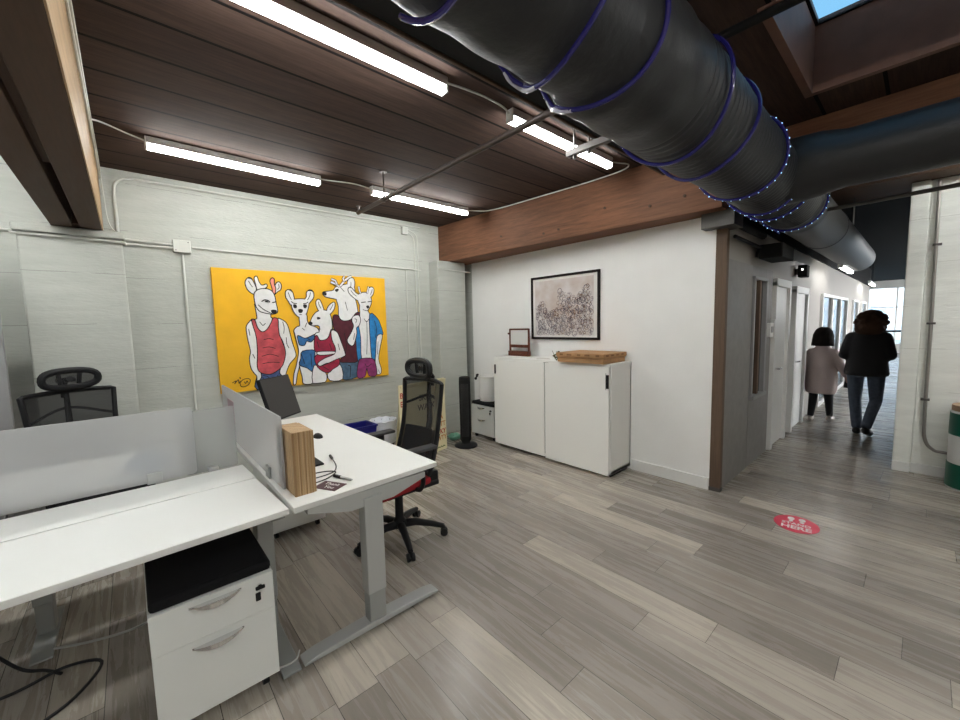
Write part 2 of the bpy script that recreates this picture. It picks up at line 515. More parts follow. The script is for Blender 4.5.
def thing(name, label, cat, loc=(0, 0, 0), rz=0.0, group=None):
    o = bpy.data.objects.new(name, None); C.objects.link(o)
    o.empty_display_size = 0.1
    o.location = loc; o.rotation_euler = (0, 0, rz)
    return tag(o, label, cat, group)

def struct(name, bm, m, smooth=False, parent=None):
    o = obj(name, bm, m, parent, smooth)
    if parent is None: o['kind'] = 'structure'
    return o

def copy_tree(o, parent=None):
    c = o.copy(); C.objects.link(c)
    c.parent = parent
    for ch in list(o.children):
        copy_tree(ch, c)
    return c

def B(): return bmesh.new()
def bx(*a): 
    b = B(); box(b, *a); return b

def text_mesh(name, s, size, mtx, m, parent, depth=0.0006, align='CENTER', bold=0.0):
    cu = bpy.data.curves.new(name, 'FONT'); cu.body = s; cu.size = size; cu.align_x = align; cu.align_y = 'CENTER'
    cu.extrude = depth; cu.offset = bold; cu.resolution_u = 3
    t = bpy.data.objects.new(name, cu); C.objects.link(t)
    dg = bpy.context.evaluated_depsgraph_get()
    me = bpy.data.meshes.new_from_object(t.evaluated_get(dg))
    bpy.data.objects.remove(t)
    me.transform(mtx)
    o = bpy.data.objects.new(name, me); C.objects.link(o)
    me.materials.clear(); me.materials.append(MATS[m])
    if parent is not None:
        o.parent = parent
        off = Vector((0, 0, 0)); q = parent
        while q is not None:
            off += q.location; q = q.parent
        me.transform(Matrix.Translation(-off))
    return o

def remesh(o, voxel, smooth_it=4):
    md = o.modifiers.new('r', 'REMESH'); md.mode = 'VOXEL'; md.voxel_size = voxel; md.use_smooth_shade = True
    ms = o.modifiers.new('s', 'SMOOTH'); ms.iterations = smooth_it; ms.factor = 0.5
    dg = bpy.context.evaluated_depsgraph_get(); dg.update()
    me = bpy.data.meshes.new_from_object(o.evaluated_get(dg))
    old = o.data; m = old.materials[0]
    o.modifiers.clear(); o.data = me
    me.materials.clear(); me.materials.append(m)
    me.polygons.foreach_set('use_smooth', [True] * len(me.polygons))
    bpy.data.meshes.remove(old)
    return o
FILLS=[('jeans',[(1.01,1.082),(1.044,1.134),(1.105,1.112),(1.179,1.116),(1.261,1.155),(1.3,1.08),(1.305,0.948),(1.303,0.917),(1.007,0.936)]),('white',[(1.018,1.708),(0.97,1.675),(0.945,1.627),(0.95,1.52),(0.96,1.442),(0.969,1.363),(0.954,1.296),(0.961,1.194),(0.988,1.135),(1.011,1.098),(1.012,1.041),(1.045,1.079),(1.044,1.129),(1.024,1.2),(1.026,1.291),(1.042,1.403),(1.036,1.562)]),('white',[(1.249,1.71),(1.312,1.693),(1.349,1.646),(1.37,1.551),(1.386,1.455),(1.418,1.322),(1.409,1.274),(1.348,1.207),(1.31,1.127),(1.284,1.07),(1.243,1.11),(1.262,1.179),(1.29,1.271),(1.308,1.341),(1.293,1.46),(1.256,1.555)]),('white',[(1.05,1.897),(1.051,1.786),(1.052,1.719),(1.016,1.692),(1.036,1.562),(1.196,1.545),(1.258,1.648),(1.249,1.71),(1.186,1.729),(1.186,1.786),(1.171,1.82)]),('white',[(1.044,1.986),(1.002,2.007),(0.975,2.049),(0.967,2.104),(0.988,2.144),(1.017,2.15),(1.04,2.107),(1.06,2.042)]),('white',[(1.235,1.988),(1.273,2.021),(1.302,2.041),(1.313,2.087),(1.296,2.121),(1.27,2.108),(1.25,2.062)]),('white',[(1.082,2.01),(1.063,2.098),(1.055,2.152),(1.076,2.169),(1.089,2.121),(1.111,2.082),(1.137,2.079),(1.164,2.091),(1.167,2.069),(1.134,2.038),(1.126,2.011)]),('pink',[(1.225,2.004),(1.224,2.049),(1.208,2.127),(1.225,2.158),(1.243,2.152),(1.242,2.095),(1.253,2.05),(1.242,1.997)]),('white',[(1.044,1.986),(1.093,2.032),(1.165,2.04),(1.215,2.015),(1.239,1.958),(1.244,1.901),(1.256,1.821),(1.249,1.786),(1.214,1.773),(1.179,1.775),(1.128,1.786),(1.078,1.808),(1.048,1.871)]),('red',[(1.001,1.697),(1.025,1.701),(1.046,1.618),(1.093,1.571),(1.147,1.604),(1.194,1.683),(1.211,1.722),(1.253,1.71),(1.252,1.625),(1.259,1.531),(1.287,1.46),(1.308,1.353),(1.297,1.271),(1.258,1.179),(1.168,1.117),(1.105,1.112),(1.045,1.141),(1.022,1.2),(1.033,1.336),(1.036,1.472),(1.028,1.562)]),('ink',[(1.191,1.807),(1.217,1.818),(1.251,1.81),(1.245,1.782),(1.21,1.773)]),('ink',[(0.988,2.144),(1.004,2.158),(1.025,2.15),(1.033,2.127),(1.017,2.141)]),('denim',[(1.934,1.189),(2.173,1.179),(2.184,1.07),(2.14,0.972),(1.948,0.966)]),('white',[(1.934,1.978),(1.954,1.865),(1.954,1.725),(2.009,1.673),(2.131,1.684),(2.193,1.758),(2.184,1.894),(2.166,1.972),(2.161,2.076),(2.087,2.119),(2.006,2.095)]),('white',[(1.773,2.023),(1.823,2.037),(1.9,2.053),(1.928,2.091),(2.008,2.12),(2.142,2.14),(2.17,2.05),(2.146,1.958),(2.023,1.93),(1.92,1.955),(1.845,1.968),(1.795,1.982)]),('white',[(2.091,2.099),(2.084,2.162),(2.113,2.208),(2.16,2.213),(2.173,2.154),(2.15,2.081)]),('plumdark',[(1.882,1.743),(1.94,1.75),(1.958,1.712),(2.009,1.681),(2.104,1.698),(2.178,1.781),(2.233,1.763),(2.237,1.577),(2.19,1.392),(2.173,1.179),(2.008,1.171),(1.929,1.192),(1.986,1.259),(1.969,1.429),(1.923,1.546),(1.88,1.611)]),('shirt',[(2.16,1.552),(2.211,1.617),(2.251,1.469),(2.236,1.187),(2.168,1.187)]),('white',[(2.234,1.89),(2.278,1.816),(2.321,1.816),(2.361,1.763),(2.397,1.708),(2.352,1.178),(2.225,1.188),(2.223,1.47),(2.2,1.67),(2.226,1.736)]),('white',[(2.236,1.934),(2.16,1.972),(2.096,2.035),(2.091,2.086),(2.126,2.095),(2.178,2.038),(2.234,2.0)]),('white',[(2.353,1.998),(2.348,2.07),(2.388,2.112),(2.428,2.1),(2.419,2.033),(2.373,1.983)]),('white',[(2.218,2.013),(2.276,2.041),(2.346,2.03),(2.391,1.951),(2.367,1.87),(2.32,1.811),(2.278,1.816),(2.233,1.882),(2.209,1.947)]),('shirt',[(2.361,1.763),(2.462,1.708),(2.51,1.597),(2.527,1.5),(2.45,1.475),(2.43,1.38),(2.432,1.242),(2.368,1.163),(2.352,1.411)]),('white',[(2.45,1.475),(2.52,1.492),(2.493,1.377),(2.45,1.185),(2.482,1.043),(2.47,0.982),(2.419,0.993),(2.408,1.133),(2.426,1.297)]),('plum',[(2.178,1.165),(2.231,1.196),(2.361,1.186),(2.402,1.119),(2.412,0.971),(2.311,0.97),(2.282,1.083),(2.247,0.969),(2.148,0.969)]),('white',[(2.134,1.737),(2.204,1.75),(2.223,1.697),(2.203,1.631),(2.162,1.592),(2.164,1.526),(2.115,1.382),(2.061,1.398),(2.045,1.451),(2.095,1.528),(2.136,1.619),(2.117,1.684)]),('white',[(1.405,1.876),(1.381,1.916),(1.356,1.962),(1.359,2.02),(1.389,2.04),(1.421,2.022),(1.434,1.976),(1.437,1.91)]),('white',[(1.551,1.92),(1.582,1.968),(1.585,2.016),(1.618,2.046),(1.652,2.031),(1.656,1.97),(1.622,1.921),(1.584,1.884)]),('white',[(1.49,1.749),(1.561,1.763),(1.566,1.691),(1.593,1.642),(1.675,1.603),(1.696,1.541),(1.667,1.467),(1.641,1.32),(1.468,1.311),(1.47,1.427),(1.456,1.488),(1.426,1.549),(1.421,1.585),(1.453,1.62),(1.488,1.639)]),('white',[(1.426,1.554),(1.46,1.476),(1.486,1.378),(1.471,1.282),(1.445,1.163),(1.416,1.068),(1.397,0.973),(1.378,0.973),(1.39,1.083),(1.418,1.165),(1.442,1.26),(1.457,1.356),(1.437,1.477)]),('white',[(1.415,1.917),(1.449,1.934),(1.518,1.94),(1.575,1.932),(1.597,1.896),(1.581,1.824),(1.554,1.763),(1.517,1.734),(1.472,1.744),(1.43,1.799),(1.412,1.869)]),('white',[(1.46,1.186),(1.54,1.149),(1.616,1.102),(1.591,0.958),(1.489,0.962),(1.479,1.037)]),('navy',[(1.458,1.519),(1.525,1.485),(1.573,1.496),(1.658,1.529),(1.631,1.481),(1.593,1.446),(1.547,1.46),(1.521,1.413),(1.474,1.415),(1.459,1.464)]),('navy',[(1.497,1.336),(1.647,1.332),(1.647,1.22),(1.608,1.093),(1.539,1.142),(1.456,1.186),(1.476,1.257)]),('white',[(1.718,1.8),(1.686,1.874),(1.689,1.923),(1.719,1.94),(1.741,1.899),(1.765,1.808)]),('white',[(1.804,1.793),(1.826,1.858),(1.887,1.909),(1.904,1.889),(1.887,1.826),(1.833,1.768)]),('white',[(1.646,1.518),(1.708,1.553),(1.835,1.587),(1.902,1.539),(1.885,1.33),(1.91,1.225),(1.652,1.224),(1.645,1.344)]),('white',[(1.635,1.739),(1.686,1.793),(1.761,1.813),(1.822,1.793),(1.85,1.713),(1.855,1.612),(1.841,1.549),(1.743,1.509),(1.7,1.536),(1.712,1.615),(1.677,1.64),(1.629,1.636),(1.589,1.656),(1.608,1.683)]),('white',[(1.619,1.16),(1.707,1.099),(1.753,1.033),(1.73,0.952),(1.593,0.955)]),('white',[(1.922,1.151),(1.948,0.966),(1.797,0.967),(1.782,1.066)]),('maroon',[(1.649,1.493),(1.669,1.512),(1.703,1.453),(1.796,1.474),(1.842,1.574),(1.857,1.561),(1.847,1.472),(1.875,1.394),(1.858,1.311),(1.658,1.319),(1.634,1.407)]),('maroon',[(1.649,1.282),(1.856,1.285),(1.911,1.246),(1.916,1.152),(1.833,1.102),(1.78,1.064),(1.706,1.094),(1.644,1.17)]),('white',[(1.847,1.566),(1.91,1.544),(1.944,1.455),(1.993,1.292),(1.985,1.251),(1.878,1.217),(1.761,1.173),(1.685,1.154),(1.665,1.186),(1.752,1.237),(1.869,1.279),(1.886,1.355),(1.851,1.459)]),('white',[(1.67,1.318),(1.858,1.311),(1.857,1.288),(1.693,1.284)]),('ink',[(1.768,2.02),(1.789,2.036),(1.812,2.02),(1.806,1.992),(1.781,1.994)]),('ink',[(1.581,1.666),(1.6,1.683),(1.626,1.67),(1.622,1.646),(1.596,1.642)]),('ink',[(1.476,1.82),(1.5,1.828),(1.527,1.818),(1.52,1.79),(1.497,1.78),(1.479,1.79)]),('ink',[(1.426,1.877),(1.453,1.877),(1.465,1.854),(1.45,1.834),(1.426,1.844)]),('ink',[(1.535,1.878),(1.568,1.879),(1.576,1.86),(1.56,1.836),(1.537,1.843)]),('ink',[(2.309,1.869),(2.341,1.881),(2.352,1.854),(2.328,1.838)]),('ink',[(1.683,1.734),(1.716,1.729),(1.72,1.714),(1.686,1.704)]),('ink',[(1.913,2.061),(1.948,2.077),(1.963,2.063),(1.935,2.036)]),('ink',[(1.387,2.037),(1.405,2.05),(1.422,2.032),(1.425,2.011),(1.406,2.029)]),('ink',[(1.6,2.034),(1.62,2.051),(1.644,2.048),(1.654,2.024),(1.629,2.035)])]
INK=[(2,[(0.993,2.116),(1.007,2.084),(1.025,2.056)]),(2,[(1.286,2.097),(1.288,2.063),(1.27,2.04)]),(2,[(1.38,2.009),(1.391,1.97),(1.407,1.933)]),(2,[(1.623,2.018),(1.611,1.976),(1.585,1.932)]),(2,[(1.708,1.911),(1.715,1.874),(1.733,1.837)]),(2,[(1.88,1.884),(1.863,1.851),(1.841,1.818)]),(2,[(2.122,2.164),(2.12,2.126),(2.107,2.094)]),(2,[(2.116,2.061),(2.149,2.018),(2.184,1.993)]),(2,[(2.404,2.086),(2.39,2.045),(2.377,2.018)]),(2,[(1.301,1.682),(1.312,1.619),(1.304,1.553)]),(2,[(1.327,1.505),(1.329,1.434),(1.348,1.386)]),(2,[(0.96,1.609),(0.967,1.542)]),(2,[(0.981,1.339),(0.998,1.293)]),(2,[(1.082,1.401),(1.145,1.409),(1.207,1.389)]),(2,[(1.068,1.311),(1.15,1.328),(1.233,1.299)]),(2,[(1.071,1.23),(1.155,1.239),(1.239,1.228)]),(2,[(1.098,1.491),(1.151,1.501),(1.192,1.487)]),(2,[(1.505,1.607),(1.531,1.582)]),(2,[(1.559,1.666),(1.538,1.618)]),(2,[(1.479,1.306),(1.507,1.194)]),(2,[(1.585,1.299),(1.588,1.15)]),(2,[(1.665,1.443),(1.685,1.367)]),(2,[(1.812,1.41),(1.833,1.333)]),(2,[(1.697,1.153),(1.748,1.174),(1.799,1.182)]),(2,[(1.915,1.405),(1.932,1.327)]),(2,[(2.036,1.917),(2.057,1.815)]),(2,[(1.985,2.094),(2.03,2.045)]),(2,[(2.001,1.531),(2.021,1.4),(2.0,1.271)]),(2,[(2.136,1.526),(2.118,1.448)]),(2,[(2.146,1.71),(2.173,1.697),(2.157,1.658)]),(2,[(2.272,1.709),(2.304,1.669),(2.344,1.709)]),(2,[(2.416,1.681),(2.44,1.572),(2.419,1.463)]),(2,[(2.452,1.406),(2.438,1.241)]),(2,[(2.442,1.032),(2.449,0.99)]),(2,[(2.256,1.131),(2.283,1.088),(2.349,1.124)]),(2,[(1.061,1.082),(1.077,1.01)]),(2,[(1.209,1.089),(1.227,1.028)]),(2.5,[(1.405,1.909),(1.431,1.891),(1.462,1.887)]),(2.5,[(1.536,1.888),(1.568,1.893),(1.588,1.908)]),(3,[(1.105,1.905),(1.133,1.922),(1.167,1.916),(1.183,1.9)]),(4,[(1.14,1.906),(1.16,1.904)]),(3,[(1.21,1.894),(1.248,1.904)]),(2.5,[(1.068,1.867),(1.11,1.824),(1.159,1.793),(1.2,1.773)]),(2,[(1.07,1.685),(1.098,1.646),(1.124,1.668)]),(2,[(1.268,1.508),(1.291,1.425)]),(3,[(2.246,1.916),(2.303,1.923)]),(3,[(2.335,1.926),(2.379,1.932)]),(2,[(2.264,1.826),(2.309,1.811),(2.344,1.822)]),(2,[(1.487,1.763),(1.509,1.761)]),(2,[(2.308,1.682),(2.302,1.467),(2.285,1.251)]),(2.5,[(2.027,1.132),(2.059,1.108),(2.046,0.977)]),(2,[(1.063,1.104),(1.123,1.07),(1.121,0.982)]),(2,[(0.774,1.053),(0.807,1.069),(0.792,1.039),(0.827,1.08),(0.832,1.039),(0.845,1.064)]),(2,[(0.844,1.047),(0.871,1.075),(0.917,1.083),(0.939,1.063),(0.924,1.024),(0.885,0.999),(0.849,1.006),(0.843,1.038)]),(2,[(0.883,1.051),(0.893,1.032),(0.907,1.057),(0.917,1.034)]),(3,[(0.844,1.1),(0.849,1.091)]),(2,[(1.675,1.603),(1.711,1.59)]),(2,[(1.549,1.497),(1.583,1.466)]),(2,[(1.721,1.138),(1.782,1.094)])]
ANTLERS=[(6,[(1.968,2.106),(1.918,2.136),(1.875,2.151)]),(6,[(1.986,2.114),(2.037,2.173),(2.098,2.222),(2.126,2.234)]),(5,[(1.943,2.13),(1.927,2.172),(1.883,2.189)]),(5,[(2.037,2.173),(2.023,2.202),(2.04,2.226)]),(4,[(2.241,2.032),(2.227,2.073),(2.223,2.11)]),(4,[(2.332,2.035),(2.343,2.078),(2.354,2.116)])]
# ================================================================== STRUCTURE
ZC = 3.05
b = bx(-3.5, 24.0, -4.0, 4.85, -0.05, 0.0)
struct('floor', b, 'floor_boards')
b = B()
HX0, HX1, HY0, HY1 = 2.36, 3.43, -0.75, 0.57
box(b, -3.5, HX0, -4.0, 4.85, ZC, ZC + 0.06); box(b, HX1, 3.97, -4.0, 4.85, ZC, ZC + 0.06)
box(b, HX0, HX1, HY1, 4.85, ZC, ZC + 0.06); box(b, HX0, HX1, -4.0, HY0, ZC, ZC + 0.06)
struct('ceiling', b, 'ceiling_boards')
b = bx(3.97, 24.2, -4.0, 4.85, ZC, ZC + 0.06)
struct('ceiling_corridor', b, 'black_ceiling')
# skylight: shaft, frame, pane
b = B()
for a in ((HX0 - 0.03, HX0 + 0.012, HY0, HY1), (HX1 - 0.012, HX1 + 0.03, HY0, HY1), (HX0 - 0.03, HX1 + 0.03, HY1 - 0.012, HY1 + 0.03), (HX0 - 0.03, HX1 + 0.03, HY0 - 0.03, HY0 + 0.012)):
    box(b, *a, ZC - 0.012, 3.46)
sky = struct('window_1', b, 'brown_paint'); sky['label'] = 'skylight shaft painted brown'
b = B()
for a in ((HX0, HX0 + 0.03, HY0, HY1), (HX1 - 0.03, HX1, HY0, HY1), (HX0, HX1, HY1 - 0.03, HY1), (HX0, HX1, HY0, HY0 + 0.03)):
    box(b, *a, 3.44, 3.47)
obj('frame', b, 'frame_black', sky)
obj('pane', bx(HX0, HX1, HY0, HY1, 3.445, 3.452), 'blue_glass', sky)

# back wall (with the big painting)
struct('wall_back', bx(-3.5, 24.0, 4.85, 5.0, -0.05, 3.2), 'painted_concrete')
struct('wall_left', bx(-3.62, -3.5, -4.0, 4.85, -0.05, 3.2), 'painted_concrete')
b = B(); box(b, -3.5, 9.0, -4.12, -4.0, -0.05, 3.2); box(b, 9.0, 23.0, -4.12, -4.0, -0.05, 0.5); box(b, 9.0, 23.0, -4.12, -4.0, 2.8, 3.2); box(b, 23.0, 24.0, -4.12, -4.0, -0.05, 3.2)
struct('wall_front', b, 'drywall')
b = B()
for i in range(8): box(b, 9.0 + 2 * i - 0.03, 9.0 + 2 * i + 0.03, -4.09, -4.03, 0.5, 2.8)
struct('window_9', b, 'frame_black')
b = B()
box(b, -0.58, 0.02, 4.60, 4.85, 0, 2.40, 0.012)
box(b, -0.60, 0.04, 4.56, 4.85, 2.39, 2.45, 0.012)
struct('trim_1', b, 'painted_concrete')
b = bx(3.34, 3.84, 4.62, 4.85, 0, 2.52, 0.012)
struct('trim_2', b, 'painted_concrete')
# short return of wall behind the cabinet corner
struct('wall_corner', bx(3.985, 4.10, 4.62, 4.85, 0, 3.05), 'painted_concrete')
struct('wall_right', bx(3.97, 4.06, 1.27, 4.62, 0, 3.05), 'drywall')
b = B()
box(b, 3.952, 3.97, 1.27, 2.03, 0, 0.115, 0.004)
struct('baseboard_right', b, 'white_trim')
struct('trim_3', bx(3.972, 4.03, 1.18, 1.27, 0.035, 2.39, 0.003), 'post_wood')
o = struct('trim_4', bx(3.965, 4.03, 1.175, 1.275, 0.0, 0.035, 0.003), 'bracket_grey')

# corridor wall
struct('wall_corridor', bx(4.03, 18.0, 1.22, 1.32, 0, 2.52), 'corridor_paint')
struct('wall_corridor_upper', bx(4.06, 18.0, 1.20, 1.34, 2.52, 3.05), 'black_ceiling')
b = B()
box(b, 4.03, 4.836, 1.195, 1.22, 0, 2.14, 0.002); box(b, 4.84, 5.64, 1.195, 1.22, 0, 0.74, 0.002)
box(b, 5.36, 5.64, 1.195, 1.22, 0.74, 2.14, 0.002); box(b, 4.84, 5.36, 1.195, 1.22, 2.03, 2.14, 0.002)
struct('wall_panelling', b, 'grey_panel')
w = struct('window_2', bx(4.84, 5.36, 1.212, 1.225, 0.74, 2.03), 'dark_glass')
b = B()
box(b, 4.84, 5.36, 1.17, 1.215, 2.0, 2.03, 0.003); box(b, 4.84, 5.36, 1.15, 1.215, 0.74, 0.775, 0.003)
box(b, 4.84, 4.88, 1.17, 1.215, 0.775, 2.0, 0.003); box(b, 5.30, 5.36, 1.17, 1.215, 0.775, 2.0, 0.003)
obj('frame', b, 'grey_wall', w)
obj('mullion', bx(5.07, 5.13, 1.18, 1.215, 0.775, 2.0, 0.003), 'post_wood', w)

def door(n, x0, x1, h, leafmat, framemat='white_trim', handle=True):
    d = struct('door_%d' % n, bx(x0 + 0.05, x1 - 0.05, 1.195, 1.225, 0.01, h - 0.05), leafmat)
    b = B()
    box(b, x0 - 0.03, x0 + 0.05, 1.16, 1.225, 0, h, 0.004); box(b, x1 - 0.05, x1 + 0.03, 1.16, 1.225, 0, h, 0.004)
    box(b, x0 - 0.03, x1 + 0.03, 1.16, 1.225, h - 0.05, h + 0.04, 0.004)
    obj('frame', b, framemat, d)
    if handle:
        b = B(); tube(b, [(x0 + 0.13, 1.195, 0.98), (x0 + 0.13, 1.14, 0.98), (x0 + 0.24, 1.14, 0.98)], 0.011, 8)
        obj('door_handle', b, 'chrome', d, True)
    return d
door(1, 5.72, 6.42, 2.02, 'white_trim')
door(2, 6.80, 7.60, 1.98, 'white_paint')
for i, (x0, x1) in enumerate(((9.1, 10.1), (10.25, 11.2), (11.35, 12.3), (13.6, 14.5), (15.6, 16.6))):
    w = struct('window_%d' % (i + 3), bx(x0, x1, 1.212, 1.225, 0.08, 1.95), 'dark_glass')
    b = B()
    box(b, x0 - 0.06, x0, 1.18, 1.225, 0, 2.0); box(b, x1, x1 + 0.06, 1.18, 1.225, 0, 2.0); box(b, x0, x1, 1.18, 1.225, 1.95, 2.0); box(b, x0, x1, 1.18, 1.225, 0, 0.08)
    obj('frame', b, 'white_trim', w)

# pillar and wall on the right of the corridor
b = B()
box(b, 5.83, 6.3, 0.02, 0.15, 0, 2.88, 0.01); box(b, 5.86, 6.3, -4.0, 0.02, 0, 2.88, 0.01)
struct('wall_pillar', b, 'pillar_concrete')
b = B()
box(b, 5.81, 5.83, 0.025, 0.15, 0, 0.10, 0.004); box(b, 5.84, 5.86, -4.0, 0.02, 0, 0.10, 0.004)
struct('baseboard_pillar', b, 'white_trim')
struct('wall_corridor_right', bx(6.3, 7.6, -4.0, 0.10, 0, 3.05), 'corridor_paint')
struct('trim_5', bx(5.55, 6.3, -4.0, 1.2, 2.88, 3.05), 'dark_beam_wood')
# far end of the corridor: wall with wide windows
b = B()
box(b, 24.0, 24.2, -4.0, 4.85, -0.3, 0.35); box(b, 24.0, 24.2, -4.0, 4.85, 2.75, 3.05)
box(b, 24.0, 24.2, -4.0, -2.4, 0.35, 2.75); box(b, 24.0, 24.2, 4.0, 4.85, 0.35, 2.75)
struct('wall_end', b, 'white_paint')
b = B()
for y in (-2.4, -0.8, 0.8, 2.4, 3.96):
    box(b, 24.05, 24.12, y - 0.03, y + 0.03, 0.35, 2.75)
for z in (0.35, 1.9, 2.72): box(b, 24.05, 24.12, -2.4, 4.0, z, z + 0.05)
w = struct('window_8', b, 'white_trim')
obj('pane', bx(24.08, 24.09, -2.4, 4.0, 0.35, 2.75), 'blue_glass', w)

# ================================================================== BEAMS, DUCTS, PIPES
def single(name, bm, m, label, cat, group=None, smooth=False):
    return tag(settle(obj(name, bm, m, None, smooth)), label, cat, group)

# big brown beam over the cabinet wall (runs slightly askew)
b = B()
fx = lambda y: 3.53 + (4.85 - y) * 0.058
pts = [(fx(4.85), 4.85), (fx(1.16), 1.16), (4.05, 1.16), (4.05, 4.62), (3.99, 4.62), (3.99, 4.85)]
prism(b, pts, 2, 2.522, ZC, 0.006)
bm_ = tag(settle(obj('ceiling_beam', b, 'beam_wood')), 'reddish brown timber beam above the white cabinet wall', 'beam')
for (y, z) in ((2.95, 2.62), (2.75, 2.63), (1.75, 2.66), (1.45, 2.68), (3.6, 2.7), (2.2, 2.74)):
    b = B(); tube(b, [(fx(y) + 0.01, y, z), (fx(y) - 0.012, y, z)], 0.013, 8)
    obj('bolt_head', b, 'dark_beam_wood', bm_, False, True)
b = bx(3.87, 4.06, -1.6, 1.14, 2.82, ZC, 0.006)
single('ceiling_beam', b, 'beam_wood', 'brown timber beam behind the black branch duct right of the string lights', 'beam')
t = thing('ceiling_channel', 'long dark channel running between the ceiling lamps and the big black duct', 'beam', (1.0, 1.5, 2.86))
obj('web', bx(-1.5, 3.6, 1.40, 1.57, 2.872, ZC, 0.003), 'black_matte', t, False, True)
obj('lip', bx(-1.5, 3.6, 1.572, 1.59, 2.862, 2.90, 0.003), 'dark_beam_wood', t, False, True)
# double beam at upper left
t = thing('double_beam', 'double timber beam at upper left resting on the white pilaster', 'beam', (-0.24, 4.56, 2.45))
obj('left_board', bx(-0.39, -0.265, -3.9, 4.82, 2.452, ZC, 0.004), 'dark_beam_wood', t, False, True)
obj('right_board', bx(-0.225, -0.098, -3.9, 4.82, 2.452, ZC, 0.004), 'dark_beam_wood', t, False, True)
b = B(); box(b, -0.265, -0.225, -3.9, 3.1, 2.50, ZC); box(b, -0.265, -0.225, 3.1, 4.5, 2.62, ZC); box(b, -0.265, -0.225, 4.5, 4.8, 2.47, ZC)
obj('spacer', b, 'dark_beam_wood', t, False, True)
q = obj('side_face', bx(-0.098, -0.092, -3.9, 4.80, 2.455, ZC - 0.01, 0.001), 'pale_wood', t, False, True); q['label'] = 'pale face'  # thin pale board over the dark beam's right side
b = B()
pts = [(-0.082, y, 2.93 + 0.02 * math.sin(y * 2.1)) for y in [1.0 + 0.25 * i for i in range(16)]]
tube(b, spline(pts, 3), 0.006, 6)
tube(b, spline([(-0.075, y, 2.97 + 0.015 * math.sin(y * 3.1 + 1)) for y in [1.0 + 0.25 * i for i in range(16)]], 3), 0.005, 6)
tube(b, spline([(-0.075, 4.75, 2.97), (-0.07, 4.80, 2.8), (-0.05, 4.82, 2.55), (0.05, 4.83, 2.44)], 6), 0.006, 6)
single('cable', b, 'conduit_paint', 'pale cables stapled along the pale face of the double beam', 'cable', smooth=True)

# conduits on the back wall
Y0 = 4.835
def run(pts, r=0.009, n=6):
    b = B(); tube(b, spline(pts, n), r, 8); return b
c1 = run([(0.0, Y0, 2.44), (0.0, Y0, 2.6), (0.0, Y0, 2.84), (0.02, Y0, 2.93), (0.10, Y0, 2.975), (0.3, Y0, 2.985), (1.5, Y0, 2.985), (3.2, Y0, 2.985)], 0.012)
single('conduit', c1, 'conduit_paint', 'painted conduit that bends and runs along the top of the back wall', 'conduit', smooth=True)
b = B()
tube(b, [(-3.4, Y0, 2.43), (-0.61, Y0, 2.43)], 0.011, 8)
tube(b, spline([(-0.61, 4.59, 2.375), (-0.3, 4.59, 2.375), (0.0, 4.59, 2.37), (0.035, 4.62, 2.37), (0.04, 4.8, 2.39), (0.08, 4.83, 2.40), (0.38, Y0, 2.40)], 6), 0.011, 8)
tube(b, [(0.04, Y0, 2.44), (0.38, Y0, 2.43)], 0.012, 8)
single('conduit', b, 'conduit_paint', 'painted conduit crossing the left pilaster below the double beam', 'conduit', smooth=True)
t = thing('junction_box', 'white square junction box on back wall left of the yellow painting', 'junction box', (0.45, Y0, 2.36))
obj('cover', bx(0.38, 0.52, 4.80, 4.85, 2.36, 2.48, 0.006), 'conduit_paint', t, False, True)
for x, z in ((0.40, 2.38), (0.50, 2.46)):
    b = B(); tube(b, [(x, 4.801, z), (x, 4.797, z)], 0.005, 6)
    obj('screw', b, 'bracket_grey', t, False, True)
single('conduit', run([(0.45, Y0, 2.35), (0.45, Y0, 1.5), (0.45, Y0, 0.7), (0.45, Y0, 0.15)], 0.011), 'conduit_paint', 'vertical painted conduit dropping from the junction box left of the painting', 'conduit', smooth=True)
single('conduit', run([(0.53, Y0, 2.42), (1.6, Y0, 2.405), (2.9, Y0, 2.395), (3.2, Y0, 2.39)], 0.009), 'conduit_paint', 'thin horizontal conduit above the yellow painting', 'conduit', smooth=True)
single('conduit', run([(2.95, Y0, 2.38), (2.95, Y0, 1.8), (2.95, Y0, 1.0), (2.95, Y0, 0.3)], 0.009), 'conduit_paint', 'vertical conduit just right of the yellow painting', 'conduit', smooth=True)
b = B()
tube(b, spline([(2.98, Y0, 2.93), (3.02, Y0, 2.93), (3.12, Y0, 2.88), (3.15, Y0, 2.78), (3.15, Y0, 2.3), (3.15, Y0, 0.3)], 6), 0.010, 8)
tube(b, spline([(2.98, Y0, 2.90), (3.0, Y0, 2.90), (3.07, Y0, 2.85), (3.10, Y0, 2.76), (3.10, Y0, 2.3), (3.10, Y0, 0.3)], 6), 0.008, 8)
single('conduit', b, 'conduit_paint', 'pair of conduits curving down beside the corner pilaster', 'conduit', smooth=True)
single('junction_box', bx(2.90, 2.99, 4.80, 4.85, 2.86, 2.96, 0.005), 'conduit_paint', 'small white junction box high in the back corner under the ceiling', 'junction box')
single('conduit', run([(3.34, 4.608, 2.40), (3.5, 4.608, 2.395), (3.72, 4.608, 2.39), (3.93, 4.608, 2.385)], 0.010), 'conduit_paint', 'short conduit crossing the front of the corner pilaster', 'conduit', smooth=True)

